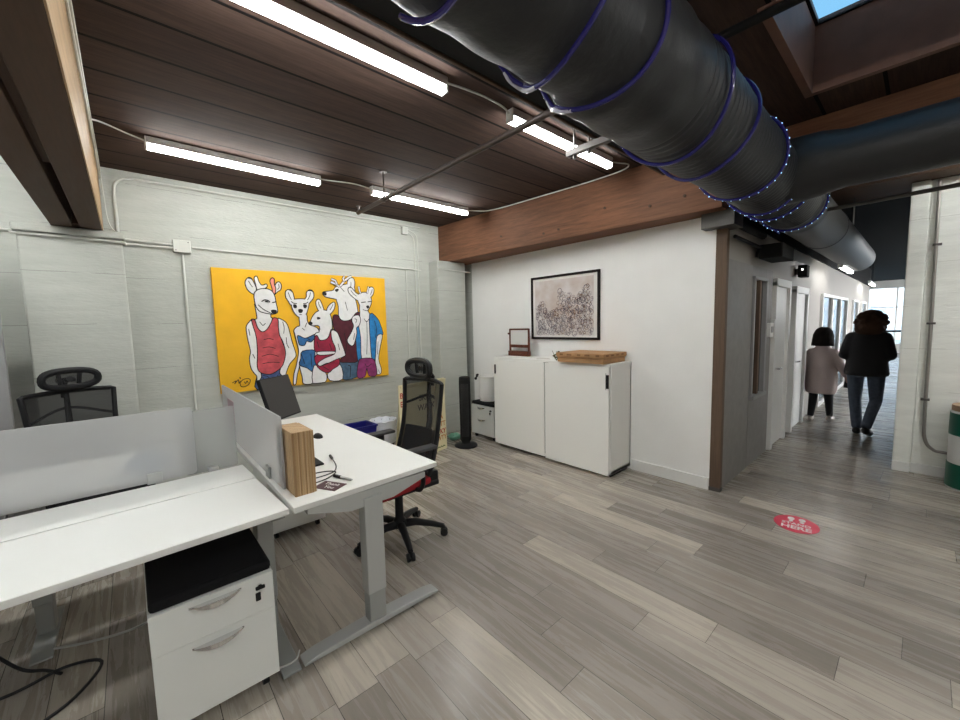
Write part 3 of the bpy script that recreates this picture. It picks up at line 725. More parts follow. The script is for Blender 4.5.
# lamps
def make_lamp(L):
    t = thing('ceiling_lamp', 'lamp', 'lamp')
    obj('housing', bx(-L / 2, L / 2, -0.035, 0.035, 0.035, 0.085, 0.004), 'lamp_body', t)
    b = B()
    prism(b, [(-0.028, 0.035), (-0.028, 0.012), (-0.018, 0.0), (0.018, 0.0), (0.028, 0.012), (0.028, 0.035)], 0, -L / 2 + 0.006, L / 2 - 0.006)
    obj('diffuser', b, 'lamp_emit', t)
    for s in (-1, 1):
        obj('end_cap', bx(s * (L / 2) - 0.006, s * (L / 2) + 0.006, -0.032, 0.032, 0.0, 0.085, 0.003), 'white_trim', t)
    return t
lamp0 = make_lamp(1.27)
lamps = [
 ((0.87, 1.96, 2.962), 'large bright ceiling lamp at the top, nearest the camera'),
 ((0.84, 3.92, 2.962), 'ceiling lamp above the left end of the yellow painting'),
 ((2.62, 3.86, 2.962), 'ceiling lamp in the back corner by the timber beam'),
 ((2.68, 1.94, 2.962), 'ceiling lamp crossed by steel pipes beside the big black duct'),
 ((-1.1, 1.96, 2.962), 'unseen extra ceiling lamp left of the double beam, toward the front'),  # from here down: extra lamps out of view, added to fill in light
 ((-1.1, 3.92, 2.962), 'unseen extra ceiling lamp left of the double beam, near the back wall'),
 ((-1.4, -1.4, 2.962), 'unseen extra ceiling lamp behind the camera on the left'),
 ((1.2, -2.4, 2.962), 'unseen extra ceiling lamp behind the camera on the right'),
 ((4.95, -0.90, 2.962), 'unseen added fill lamp hung crosswise just before the white pillar'),  # added out of view to brighten the pillar
 ((-0.2, -3.2, 2.962), 'unseen added fill lamp nearest the front wall behind the camera'),
 ((0.7, -0.95, 2.962), 'unseen added fill lamp just right of the camera beside the duct'),  # added fill, turned to light the pillar and cabinet
 ((3.5, -1.8, 2.962), 'unseen added fill lamp hung crosswise at the front edge of the skylight shaft'),
 ((-2.2, 0.3, 2.962), 'unseen added fill lamp by the left wall behind the camera')]
for i, (loc, lb) in enumerate(lamps):
    t = lamp0 if i == 0 else copy_tree(lamp0)
    t.location = loc; t['label'] = lb; t.rotation_euler = (0, 0, math.radians(90) if 'crosswise' in lb or loc[0] in (-1.4, -2.2, 1.2, 0.7) else 0); t['group'] = 'tube lamps on the ceiling'
for i, (x, y, z, L) in enumerate(((8.9, 0.90, 2.34, 1.25), (15.2, 1.0, 2.42, 1.25))):
    t = copy_tree(lamp0); t.location = (x, y, z)
    t['label'] = ('nearer tube lamp hanging in the corridor beyond the duct', 'farther small tube lamp at the end of the corridor')[i]
    t['group'] = 'tube lamps in the corridor'
    for q in t.children:
        if q.name.startswith('diffuser'):
            q.data = q.data.copy(); q.data.materials[0] = MATS['lamp_emit_dim']
    for s in (-0.5, 0.5):
        b = B(); tube(b, [(x + s, y, z + 0.083), (x + s, y, 3.05)], 0.004, 6)
        obj('suspension_rod', b, 'bracket_grey', t, False, True)
# wiring between lamps
def wire(pts, label, m='conduit_paint', r=0.006):
    single('cable', run(pts, r, 6), m, label, 'cable', smooth=True)
wire([(-0.09, 3.75, 3.02), (-0.02, 3.82, 3.04), (0.1, 3.90, 3.035), (0.2, 3.92, 3.02)], 'thin pale cable from double beam to the lamp over the painting')
wire([(1.50, 1.96, 3.03), (1.62, 1.95, 3.04), (1.8, 1.93, 3.04), (1.95, 1.93, 3.035), (2.04, 1.94, 3.02)], 'short cable joining the nearest lamp and the lamp by the duct')
wire([(1.48, 3.92, 3.025), (1.6, 3.93, 3.035), (1.8, 3.89, 3.04), (1.98, 3.86, 3.02)], 'short cable joining the two lamps in front of the painting')
wire([(3.26, 3.86, 3.02), (3.36, 3.85, 3.03), (3.50, 3.75, 3.03), (3.56, 3.5, 3.03), (3.60, 3.0, 3.03), (3.64, 2.4, 3.03), (3.63, 2.0, 3.03), (3.55, 1.88, 3.03), (3.42, 1.90, 3.02), (3.33, 1.94, 3.02)], 'white conduit along the top edge of the brown beam')

# sprinkler pipes
t = thing('sprinkler_pipe', 'brown steel sprinkler pipe crossing below the ceiling lamps', 'pipe', (1.90, 2.8, 2.80))
b = B(); tube(b, [(1.90, 4.02, 2.80), (1.90, 1.10, 2.80)], 0.021, 10)
obj('pipe', b, 'steel_pipe', t, True, True)
b = B(); tube(b, [(1.90, 4.0, 2.80), (1.90, 4.0, 2.86)], 0.012, 8); tube(b, [(1.90, 4.0, 2.86), (1.90, 4.0, 2.865)], 0.028, 10)
obj('sprinkler_head', b, 'galvanised', t, True, True)
b = B(); tube(b, [(1.90, 3.45, 2.80), (1.90, 3.45, 3.05)], 0.007, 8); tube(b, [(1.90, 3.45, 3.04), (1.90, 3.45, 3.05)], 0.035, 10); tube(b, [(1.90, 3.47, 2.80), (1.90, 3.43, 2.80)], 0.028, 10)
obj('hanger', b, 'steel_pipe', t, True, True)
t = thing('duct_bracket', 'grey steel strut beside the duct below the crossed lamp', 'bracket', (2.50, 1.5, 2.80))
obj('strut', bx(2.478, 2.522, 1.08, 1.80, 2.80, 2.845, 0.003), 'galvanised', t, False, True)
for y in (1.74, 1.62):
    b = B(); tube(b, [(2.50, y, 2.77), (2.50, y, ZC)], 0.007, 8); tube(b, [(2.50, y, 2.775), (2.50, y, 2.80)], 0.014, 6)
    obj('threaded_rod', b, 'galvanised', t, True, True)
b = B(); tube(b, [(2.13, 1.25, 2.89), (2.22, -1.5, 2.93)], 0.020, 10)
single('pipe', b, 'black_matte', 'black pipe crossing under the skylight shaft', 'pipe', smooth=True)
b = B(); tube(b, [(4.6, 1.1, 2.51), (4.6, -1.6, 2.56)], 0.016, 10)
single('pipe', b, 'bracket_grey', 'thin dark pipe passing in front of the pillar top', 'pipe', smooth=True)

# main duct
DY, DZ, DR = 0.815, 2.585, 0.232
t = thing('air_duct', 'big black air duct running from overhead into the corridor', 'duct', (3.0, DY, DZ - DR))
def duct_r(x):
    P = [(-2.0, 0.207), (1.10, 0.208), (1.26, 0.214), (1.34, 0.236), (2.0, 0.240), (2.35, 0.230), (3.0, 0.223), (5.0, 0.221), (9.9, 0.221)]
    for (p, r0), (q, r1) in zip(P, P[1:]):
        if p <= x <= q: return r0 + (r1 - r0) * (x - p) / (q - p)
    return 0.221
pts = []; rs = []
x = -1.5
while x < 4.75:
    r = duct_r(x) + 0.0015 * math.sin(x * 9)
    if 1.75 < x < 4.3: r += 0.0040 * math.sin(x * 2 * math.pi / 0.052)
    else: r += 0.003 * math.sin(x * 2 * math.pi / 0.21 + math.sin(x * 3))
    pts.append((x, DY, DZ)); rs.append(r)
    x += 0.0125
b = B(); tube(b, pts, rs, 40)
obj('black_sleeve', b, 'duct_black', t, True, True)
b = B(); tube(b, [(4.72, DY, DZ), (5.9, DY, DZ), (5.91, DY, DZ), (5.94, DY, DZ), (5.95, DY, DZ), (9.5, DY, DZ)], [0.216, 0.216, 0.224, 0.224, 0.216, 0.216], 36)
obj('metal_section', b, 'duct_grey', t, True, True)
b = B()
tube(b, [(3.52, DY, 2.60), (3.52, 0.60, 2.605), (3.52, 0.50, 2.61), (3.53, 0.38, 2.61), (3.55, -2.4, 2.61)], [0.215, 0.21, 0.20, 0.175, 0.172], 32)
obj('branch', b, 'duct_black', t, True, True)
for x in (0.5, 4.35, 6.0):
    b = B(); tube(b, [(x, DY - 0.245, DZ), (x, DY - 0.245, ZC)], 0.008, 8)
    obj('hanger_strap', b, 'bracket_grey', t, True, True)

# rope light wound round the duct
knots = [0.60, 1.05, 1.29, 1.92, 2.30, 2.92, 3.45, 3.75, 4.35, 4.75]
def ropept(turn, r):
    i = min(max(int(math.floor(turn)), 0), len(knots) - 2); f = turn - i
    g = 0.0 if f < 0.46 else (f - 0.46) / 0.54
    g = g * g * (3 - 2 * g)
    X = knots[i] + (knots[i + 1] - knots[i]) * g + 0.03 * math.sin(2 * math.pi * f * 2 + i * 2.1) * (1 if f < 0.5 else 0)
    ang = math.radians(310) - 2 * math.pi * turn     # 310 degrees: the lower edge on the room side
    r += duct_r(X) - 0.232
    return Vector((X, DY + r * math.cos(ang), DZ + r * math.sin(ang)))
t = thing('rope_light', 'blue rope of tiny lights wound in loops around the black duct', 'string lights', (2.6, DY, DZ - 0.26))
n = 700; T = len(knots) - 1
def seg(t0, t1, r=0.248):
    k = max(8, int((t1 - t0) * 60))
    return [ropept(t0 + (t1 - t0) * i / k, r + 0.003 * max(0, math.sin((t0 + (t1 - t0) * i / k) * 5.3))) for i in range(k + 1)]
b = B(); tube(b, seg(0, T - 0.001), 0.0085, 8)
rope = obj('blue_rope', b, 'rope_blue', t, True, True)
cnt = 0
bulb_me = None
tt = 4.55
while tt < T - 0.05 and cnt < 96:
    f = tt % 1.0
    p = ropept(tt, 0.256)
    # only where the rope faces the room side, below or the corridor side
    if f < 0.52 or f > 0.93:
        if bulb_me is None:
            b = B(); sphere(b, (0, 0, 0), 0.0042, u=8, v=6)
            o = obj('led_bulb', b, 'bulb_glow', rope); bulb_me = o.data
        else:
            o = bpy.data.objects.new('led_bulb', bulb_me); C.objects.link(o); o.parent = rope
        o.location = p - t.location
        cnt += 1
    tt += 0.030
# pale stretches laid over the rope along the duct's lower edge
for k in (1, 2):
    tk = k + 0.0
    pp = [ropept(tk - 0.05, 0.25), ropept(tk - 0.025, 0.256), ropept(tk, 0.258), ropept(tk + 0.03, 0.256), ropept(tk + 0.06, 0.25)]
    b = B(); tube(b, spline(pp, 5), 0.008, 8)
    q = obj('rope_pale_stretch', b, 'rope_pale', t, True, True); q['label'] = 'pale stretch of rope'

# grey steel post cap and black pipes over the corridor wall
t = thing('post_cap', 'grey steel bracket on top of the wooden post under the duct', 'bracket', (4.0, 1.2, 2.39))
obj('plate', bx(3.86, 4.10, 1.10, 1.36, 2.392, 2.53, 0.004), 'bracket_grey', t, False, True)
b = B(); tube(b, [(4.10, 1.15, 2.44), (4.84, 1.12, 2.42)], 0.035, 10); 
single('pipe', b, 'black_matte', 'thick black pipe along the corridor wall above the window', 'pipe', smooth=True)
b = B(); tube(b, [(4.10, 1.16, 2.33), (4.85, 1.14, 2.31)], 0.016, 10)
single('pipe', b, 'black_matte', 'thinner black pipe just below the thick one over the corridor window', 'pipe', smooth=True)
t = thing('loudspeaker', 'black box hung high on the corridor wall after the window', 'loudspeaker', (5.0, 1.05, 2.17))
obj('case', bx(4.86, 5.36, 0.96, 1.16, 2.20, 2.34, 0.01), 'black_matte', t, False, True)
obj('wall_bracket', bx(5.0, 5.2, 1.15, 1.22, 2.24, 2.30, 0.004), 'bracket_grey', t, False, True)
t = thing('security_camera', 'black security camera with a bright dot above the corridor doors', 'camera', (6.95, 1.2, 2.12))
b = B(); box(b, 6.86, 7.04, 1.08, 1.18, 2.14, 2.30, 0.01); obj('body', b, 'black_matte', t, False, True)
b = B(); tube(b, [(6.858, 1.13, 2.24), (6.852, 1.13, 2.24)], 0.010, 10); obj('light', b, 'spot_emit', t, False, True)
obj('mount', bx(6.92, 6.98, 1.17, 1.22, 2.18, 2.26, 0.003), 'bracket_grey', t, False, True)
t = thing('switch_panel', 'white switch panel on corridor wall between window and white door', 'switch', (5.6, 1.19, 1.36))
obj('plate', bx(5.46, 5.60, 1.16, 1.195, 1.38, 1.54, 0.004), 'white_trim', t, False, True)
obj('second_plate', bx(5.615, 5.68, 1.155, 1.195, 1.36, 1.58, 0.004), 'white_paint', t, False, True)
obj('screen', bx(5.49, 5.57, 1.155, 1.162, 1.43, 1.50), 'grey_wall', t, False, True)
# conduit on pillar
b = B()
tube(b, spline([(5.825, -0.03, 2.86), (5.825, -0.035, 2.5), (5.825, -0.045, 1.5), (5.825, -0.05, 0.6), (5.825, -0.065, 0.36), (5.825, -0.12, 0.27), (5.825, -0.2, 0.255), (5.825, -0.45, 0.25)], 8), 0.014, 8)
t = thing('pillar_conduit', 'painted conduit running down the pillar and bending right near the floor', 'conduit', (5.825, -0.05, 0.25))
obj('tube', b, 'conduit_steel', t, True, True)
for z in (0.75, 1.5, 2.25):
    obj('clamp', bx(5.81, 5.86, -0.075, -0.015, z, z + 0.02, 0.002), 'galvanised', t, False, True)
# green and white container
t = thing('storage_drum', 'white drum with green bands standing by the pillar at right edge', 'drum', (5.62, -0.40, 0))
b = B(); lathe(b, 5.62, -0.40, [(0.14, 0.004), (0.195, 0.004), (0.195, 0.70), (0.185, 0.72), (0.01, 0.72)], 28); obj('body', b, 'bin_white', t, True, True)
for z0, z1 in ((0.02, 0.24), (0.50, 0.70)):
    b = B(); lathe(b, 5.62, -0.40, [(0.196, z0), (0.199, z0), (0.199, z1), (0.196, z1)], 28); obj('green_band', b, 'band_green', t, True, True)
b = B(); lathe(b, 5.62, -0.40, [(0.0001, 0.72), (0.19, 0.72), (0.19, 0.77), (0.0001, 0.775)], 28); obj('lid', b, 'kraft', t, True, True)

# far room furniture by the windows, and building outside
t = thing('far_table', 'low dark table by the bright windows at the corridor end', 'table', (21.0, 0.9, 0))
obj('top', bx(20.6, 21.4, 0.2, 1.7, 0.98, 1.03), 'black_matte', t, False, True)
for x, y in ((20.65, 0.25), (21.35, 0.25), (20.65, 1.65), (21.35, 1.65)):
    obj('leg', bx(x - 0.02, x + 0.02, y - 0.02, y + 0.02, 0, 0.98), 'bracket_grey', t, False, True)
t = thing('building', 'pale building seen through the far window', 'building', (46, 3, -0.2))
obj('facade', bx(44.0, 50.0, -16, 22, -0.3, 9.0), 'facade_pale', t, False, True)
for y in range(-14, 21, 4):
    for z in (1.2, 4.6):
        obj('window', bx(43.95, 44.02, y, y + 2.2, z, z + 1.8), 'facade_window', t, False, True)
struct('ground', bx(-3.5, 60.0, -40, 30, -0.35, -0.3), 'white_paint')

# ================================================================== DESKS
def desk_leg(parent, cx, cy, along, length, base_off=0.0, colmat='steel_light', topz=0.765):
    """T leg: foot along axis 'x' or 'y', column, support arm under the top"""
    h = length / 2
    def P(a0, a1, c0, c1, z0, z1, bev):
        if along == 'x': return (cx + a0, cx + a1, cy + c0, cy + c1, z0, z1, bev)
        return (cx + c0, cx + c1, cy + a0, cy + a1, z0, z1, bev)
    b = B()
    prof = [(-h, 0.012), (-h, 0.022), (-h + 0.06, 0.034), (-0.06, 0.045), (0.06, 0.045), (h - 0.06, 0.034), (h, 0.022), (h, 0.012)]
    if along == 'x':
        prism(b, [(cx + p[0] - base_off, p[1]) for p in prof], 1, cy - 0.04, cy + 0.04, 0.004)
    else:
        prism(b, [(cy + p[0] - base_off, p[1]) for p in prof], 0, cx - 0.04, cx + 0.04, 0.004)
    for s in (-1, 1):
        a = s * (h - 0.05) - base_off
        box(b, *P(a - 0.02, a + 0.02, -0.02, 0.02, 0.0, 0.02, 0))
    obj('foot', b, colmat, parent, False, True)
    obj('lower_column', bx(*P(-0.047, 0.047, -0.034, 0.034, 0.03, 0.21, 0.006)), 'steel_grey', parent, False, True)
    obj('upper_column', bx(*P(-0.052, 0.052, -0.038, 0.038, 0.20, topz - 0.04, 0.006)), colmat, parent, False, True)
    b = B()
    sp = [(-h * 0.85, topz), (h * 0.85, topz), (h * 0.85, topz - 0.03), (0.12, topz - 0.085), (-0.12, topz - 0.085), (-h * 0.85, topz - 0.03)]
    if along == 'x': prism(b, [(cx + p[0], p[1]) for p in sp], 1, cy - 0.03, cy + 0.03, 0.003)
    else: prism(b, [(cy + p[0], p[1]) for p in sp], 0, cx - 0.03, cx + 0.03, 0.003)
    obj('support_arm', b, colmat, parent, False, True)

t = thing('desk', 'white desk with grey steel legs and the wooden box on its corner', 'desk', (0.9, 2.8, 0))
b = B(); prism(b, [(0.492, 1.835), (1.30, 1.87), (1.265, 3.76), (0.50, 3.72)], 2, 0.772, 0.80, 0.003)
obj('desktop', b, 'desk_white', t, False, True)
desk_leg(t, 0.885, 1.895, 'x', 0.77)
desk_leg(t, 0.885, 3.72, 'x', 0.72)
b = B(); box(b, 0.72, 0.76, 1.93, 3.49, 0.725, 0.765); box(b, 1.01, 1.05, 1.93, 3.49, 0.725, 0.765)
obj('rail', b, 'steel_grey', t, False, True)

t = thing('desk', 'white desk at lower left with drawer pedestal below it', 'desk', (-0.45, 2.2, 0))
b = B(); prism(b, [(-1.45, 1.765), (0.475, 1.845), (0.445, 2.66), (-1.45, 2.60)], 2, 0.772, 0.80, 0.003)
obj('desktop', b, 'desk_white', t, False, True)
b = B(); prism(b, [(-1.44, 2.30), (0.455, 2.365), (0.445, 2.65), (-1.44, 2.59)], 2, 0.8005, 0.8045)
q = obj('rear_cover', b, 'desk_white', t, False, True)
desk_leg(t, 0.445, 2.24, 'y', 0.78, colmat='steel_grey')
desk_leg(t, -1.30, 2.2, 'y', 0.78, colmat='steel_grey')
b = B(); box(b, -1.25, 0.41, 2.10, 2.14, 0.725, 0.765); box(b, -1.25, 0.41, 2.34, 2.38, 0.725, 0.765)
obj('rail', b, 'steel_grey', t, False, True)

t = thing('desk', 'white desk behind the long frosted screen, before the mesh chair', 'desk', (-0.6, 3.1, 0))
b = B(); prism(b, [(-1.45, 2.76), (0.17, 2.80), (0.15, 3.50), (-1.45, 3.46)], 2, 0.772, 0.80, 0.003)
obj('desktop', b, 'desk_white', t, False, True)
desk_leg(t, -0.44, 3.02, 'y', 0.50, colmat='steel_grey')
desk_leg(t, -1.30, 3.10, 'y', 0.60, colmat='steel_grey')
obj('rail', bx(-1.25, 0.05, 3.08, 3.12, 0.725, 0.765), 'steel_grey', t, False, True)

# frosted screens
def rounded(x0, x1, z0, z1, r, n=5):
    p = []
    for cx, cz, a0 in ((x1 - r, z0 + r, -90), (x1 - r, z1 - r, 0), (x0 + r, z1 - r, 90), (x0 + r, z0 + r, 180)):
        for i in range(n + 1):
            a = math.radians(a0 + 90 * i / n); p.append((cx + r * math.cos(a), cz + r * math.sin(a)))
    return p
t = thing('desk_screen', 'long frosted privacy screen on the back of the left desk', 'desk screen', (-0.55, 2.665, 0.805))
b = B(); prism(b, rounded(-1.40, 0.228, 0.812, 1.185, 0.02), 1, 2.658, 2.668)
obj('panel', b, 'frosted_acrylic', t, False, True)
for x in (0.045, -1.1):
    b = B(); box(b, x - 0.032, x + 0.032, 2.648, 2.676, 0.806, 0.862, 0.003)
    obj('clip', b, 'steel_light', t, False, True)
t = thing('desk_screen', 'short frosted screen in the gap between the two desks', 'desk screen', (0.36, 2.71, 0.80))
b = B(); prism(b, rounded(0.18, 0.432, 0.795, 1.155, 0.012), 1, 2.70, 2.708)
obj('panel', b, 'frosted_thin', t, False, True)
obj('clip', bx(0.28, 0.33, 2.66, 2.715, 0.765, 0.82, 0.003), 'steel_light', t, False, True)
t = thing('desk_screen', 'frosted screen standing along the left edge of the right desk', 'desk screen', (0.52, 2.8, 0.80))
b = B(); prism(b, rounded(2.06, 3.66, 0.806, 1.175, 0.02), 0, 0.515, 0.524)
obj('panel', b, 'frosted_acrylic', t, False, True)
for y in (2.33, 3.3):
    obj('clip', bx(0.503, 0.536, y - 0.035, y + 0.035, 0.80, 0.862, 0.003), 'steel_grey', t, False, True)
q = obj('taped_note', bx(0.5115, 0.5135, 3.20, 3.42, 0.94, 1.10), 'coaster_dark', t, False, True); q['label'] = 'small dark printed note'
MATS['note_faded'] = mat('note_faded', (0.35, 0.25, 0.28), 0.7); q.data.materials[0] = MATS['note_faded']
b = bx(0.518, 0.534, 3.66, 3.672, 1.02, 1.17); q = obj('edge_clip', b, 'bracket_grey', t, False, True)

# wooden box
t = thing('wooden_box', 'tall zebra-grained wooden box on the desk corner', 'box', (0.58, 2.06, 0.80))
b = B(); box(b, 0.533, 0.622, 1.945, 2.165, 0.8005, 1.112, 0.002)
obj('body', b, 'box_wood', t, False, True)
obj('back_panel', bx(0.622, 0.634, 1.95, 2.165, 0.8005, 1.108, 0.001), 'box_wood', t, False, True)

# monitor (portrait, turned off) facing the chair
t = thing('monitor', 'dark switched-off monitor tilted back on the far end of desk', 'monitor', (0.86, 3.40, 0.80), math.radians(-51))
# local +X = facing direction
A = math.radians(17)
rot = Matrix.Translation((0.02, 0, 0.22)) @ Matrix.Rotation(-A, 4, 'Y')
a = B(); box(a, -0.018, 0.012, -0.175, 0.175, -0.13, 0.21, 0.006); b = B(); merge(b, a, rot)
obj('case', b, 'black_plastic', t)
a = B(); box(a, 0.0121, 0.0135, -0.168, 0.168, -0.118, 0.203); b = B(); merge(b, a, rot)
mat('screen_off', (0.04, 0.037, 0.035), 0.45)
obj('screen', b, 'screen_off', t)
b = B(); lathe(b, -0.02, 0, [(0.0001, 0.001), (0.11, 0.001), (0.11, 0.01), (0.02, 0.018), (0.0001, 0.018)], 24); obj('base', b, 'black_plastic', t, True)
b = B(); tube(b, [(-0.03, 0, 0.015), (-0.03, 0, 0.18), (0.0, 0, 0.22)], 0.016, 10); obj('neck', b, 'black_plastic', t, True)

# things on right desk
b = B(); sphere(b, (0.985, 2.93, 0.80), 0.05, 0.62, 1.1, 0.62)
for v in b.verts: v.co.z = max(v.co.z, 0.801)
single('computer_mouse', b, 'black_plastic', 'black computer mouse on right desk behind the wooden box', 'computer mouse', smooth=True)
b = B(); box(b, 0.71, 0.80, 2.30, 2.46, 0.801, 0.812, 0.004)
single('phone', b, 'black_plastic', 'black phone lying flat right behind the wooden box', 'phone')
t = thing('usb_cable', 'thin black cable looping on the desk by the box', 'cable', (0.78, 2.15, 0.80))
b = B()
tube(b, spline([(0.655, 2.12, 0.804), (0.72, 2.12, 0.804), (0.79, 2.14, 0.804), (0.83, 2.20, 0.806), (0.85, 2.27, 0.81), (0.86, 2.34, 0.815)], 6), 0.003, 6)
tube(b, spline([(0.655, 2.05, 0.804), (0.73, 2.07, 0.804), (0.80, 2.13, 0.804), (0.76, 2.18, 0.804), (0.66, 2.20, 0.804)], 6), 0.003, 6)
obj('cord', b, 'cable_black', t, True, True)
b = B(); tube(b, [(0.86, 2.34, 0.815), (0.865, 2.38, 0.822)], 0.008, 8); obj('plug', b, 'cable_black', t, True, True)
t = thing('coaster', 'dark maroon square card with pale lettering beside the wooden box', 'coaster', (0.705, 1.965, 0.801), math.radians(-62))
obj('card', bx(-0.068, 0.068, -0.046, 0.046, 0.0, 0.0025, 0.001), 'coaster_dark', t)
o = text_mesh('lettering', 'Thank', 0.036, Matrix.Translation((0, 0.018, 0.0027)), 'decal_white', None, 0.0002); o.parent = t
o = text_mesh('lettering', 'You', 0.036, Matrix.Translation((0.01, -0.018, 0.0027)), 'decal_white', None, 0.0002); o.parent = t
t = thing('marker_pen', 'black and grey marker pen near the front edge of right desk', 'pen', (0.79, 2.01, 0.80))
b = B(); tube(b, [(0.768, 2.07, 0.809), (0.785, 2.02, 0.809)], 0.0085, 10); obj('cap', b, 'black_plastic', t, True, True)
b = B(); tube(b, [(0.785, 2.02, 0.809), (0.808, 1.955, 0.809), (0.812, 1.944, 0.809)], [0.0075, 0.0075, 0.005], 10); obj('barrel', b, 'steel_light', t, True, True)
# hat-like thing seen blurred behind the long screen
b = B(); sphere(b, (0.03, 3.02, 0.80), 0.10, 1.15, 1.0, 1.05)
for v in b.verts: v.co.z = max(v.co.z, 0.801)
single('cloth_cap', b, 'blue_cloth', 'blue grey rounded cap seen blurred behind the long frosted screen', 'cap', smooth=True)

# pedestals
def pedestal(x0, x1, y0, y1, h, front, label, casters=True):
    """front: 'y' faces -Y, 'x' faces -X"""
    t = thing('drawer_pedestal', label, 'drawer pedestal', ((x0 + x1) / 2, (y0 + y1) / 2, 0))
    obj('body', bx(x0, x1, y0 + (0.02 if front == 'y' else 0), y1, 0.055, h, 0.003) if front == 'y' else bx(x0 + 0.02, x1, y0, y1, 0.055, h, 0.003), 'pedestal_white', t, False, True)
    b = B()
    box(b, x0 + 0.004, x1 - 0.004, y0 + 0.004, y1 - 0.004, h, h + 0.045, 0.014)
    q = obj('cushion', b, 'black_fabric', t, False, True)
    z1 = h - 0.005; zm = h - 0.17; z0 = 0.06
    for (za, zb) in ((zm + 0.0006, z1), (z0, zm - 0.0006)):
        if front == 'y': d = obj('drawer', bx(x0 + 0.001, x1 - 0.001, y0, y0 + 0.019, za, zb, 0.0008), 'pedestal_white', t, False, True)
        else: d = obj('drawer', bx(x0, x0 + 0.019, y0 + 0.001, y1 - 0.001, za, zb, 0.002), 'pedestal_white', t, False, True)
        # curved blade pull
        hz = zb - 0.022 if za > zm else zb - 0.028
        c = (x0 + x1) / 2 if front == 'y' else (y0 + y1) / 2 + 0.03
        hw = 0.09 if front == 'y' else 0.08
        b = B()
        up_ = []; lo_ = []
        N = 12
        for i in range(N + 1):
            s = -1 + 2 * i / N
            up_.append((c + s * hw, 0)); lo_.append((c + s * hw, 0.024 * (1 - s * s)))
        vs = []
        for i in range(N + 1):
            s = -1 + 2 * i / N; a = c + s * hw; dpt = 0.026 * (1 - s * s) + 0.001; dz = 0.020 * (1 - s * s)
            if front == 'y': col = [(a, y0 - 0.0005, hz), (a, y0 - dpt, hz - 0.003), (a, y0 - dpt, hz - 0.005 - dz), (a, y0 - 0.0005, hz - 0.008 - dz)]
            else: col = [(x0 - 0.0005, a, hz), (x0 - dpt, a, hz - 0.003), (x0 - dpt, a, hz - 0.005 - dz), (x0 - 0.0005, a, hz - 0.008 - dz)]
            vs.append([b.verts.new(p) for p in col])
        for p, r in zip(vs, vs[1:]):
            for k in range(4): b.faces.new((p[k], p[(k + 1) % 4], r[(k + 1) % 4], r[k]))
        b.faces.new(vs[0]); b.faces.new(vs[-1][::-1])
        obj('handle', b, 'chrome', d, True, True)
    # lock with key and fob
    lx = x1 - 0.055; ly = y0 + 0.055
    if front == 'y':
        b = B(); tube(b, [(lx, y0, h - 0.05), (lx, y0 - 0.01, h - 0.05)], 0.010, 12); k = obj('lock', b, 'chrome', t, True, True)
        b = B(); box(b, lx - 0.018, lx + 0.018, y0 - 0.022, y0 - 0.010, h - 0.058, h - 0.044, 0.003); obj('key', b, 'black_plastic', k, False, True)
        b = B(); box(b, lx - 0.020, lx + 0.0, y0 - 0.020, y0 - 0.012, h - 0.106, h - 0.070, 0.003); obj('key_fob', b, 'black_plastic', k, False, True)
    else:
        b = B(); tube(b, [(x0, ly, h - 0.05), (x0 - 0.01, ly, h - 0.05)], 0.010, 12); k = obj('lock', b, 'chrome', t, True, True)
        b = B(); box(b, x0 - 0.022, x0 - 0.010, ly - 0.018, ly + 0.018, h - 0.058, h - 0.044, 0.003); obj('key', b, 'black_plastic', k, False, True)
        b = B(); box(b, x0 - 0.020, x0 - 0.012, ly - 0.0, ly + 0.020, h - 0.106, h - 0.070, 0.003); obj('key_fob', b, 'black_plastic', k, False, True)
    for cx in (x0 + 0.05, x1 - 0.05):
        for cy in (y0 + 0.05, y1 - 0.05):
            b = B(); tube(b, [(cx - 0.012, cy, 0.024), (cx + 0.012, cy, 0.024)], 0.024, 12); box(b, cx - 0.006, cx + 0.006, cy - 0.012, cy + 0.012, 0.03, 0.056)
            obj('caster', b, 'black_plastic', t, True, True)
    return t
pedestal(-0.03, 0.395, 1.86, 2.40, 0.545, 'y', 'white drawer pedestal with black cushion under the left desk')
pedestal(0.68, 1.09, 3.18, 3.62, 0.545, 'y', 'white drawer pedestal tucked under the far end of right desk')
pedestal(3.60, 3.96, 3.80, 4.27, 0.475, 'x', 'small white drawer pedestal with black top left of the tall cabinet')

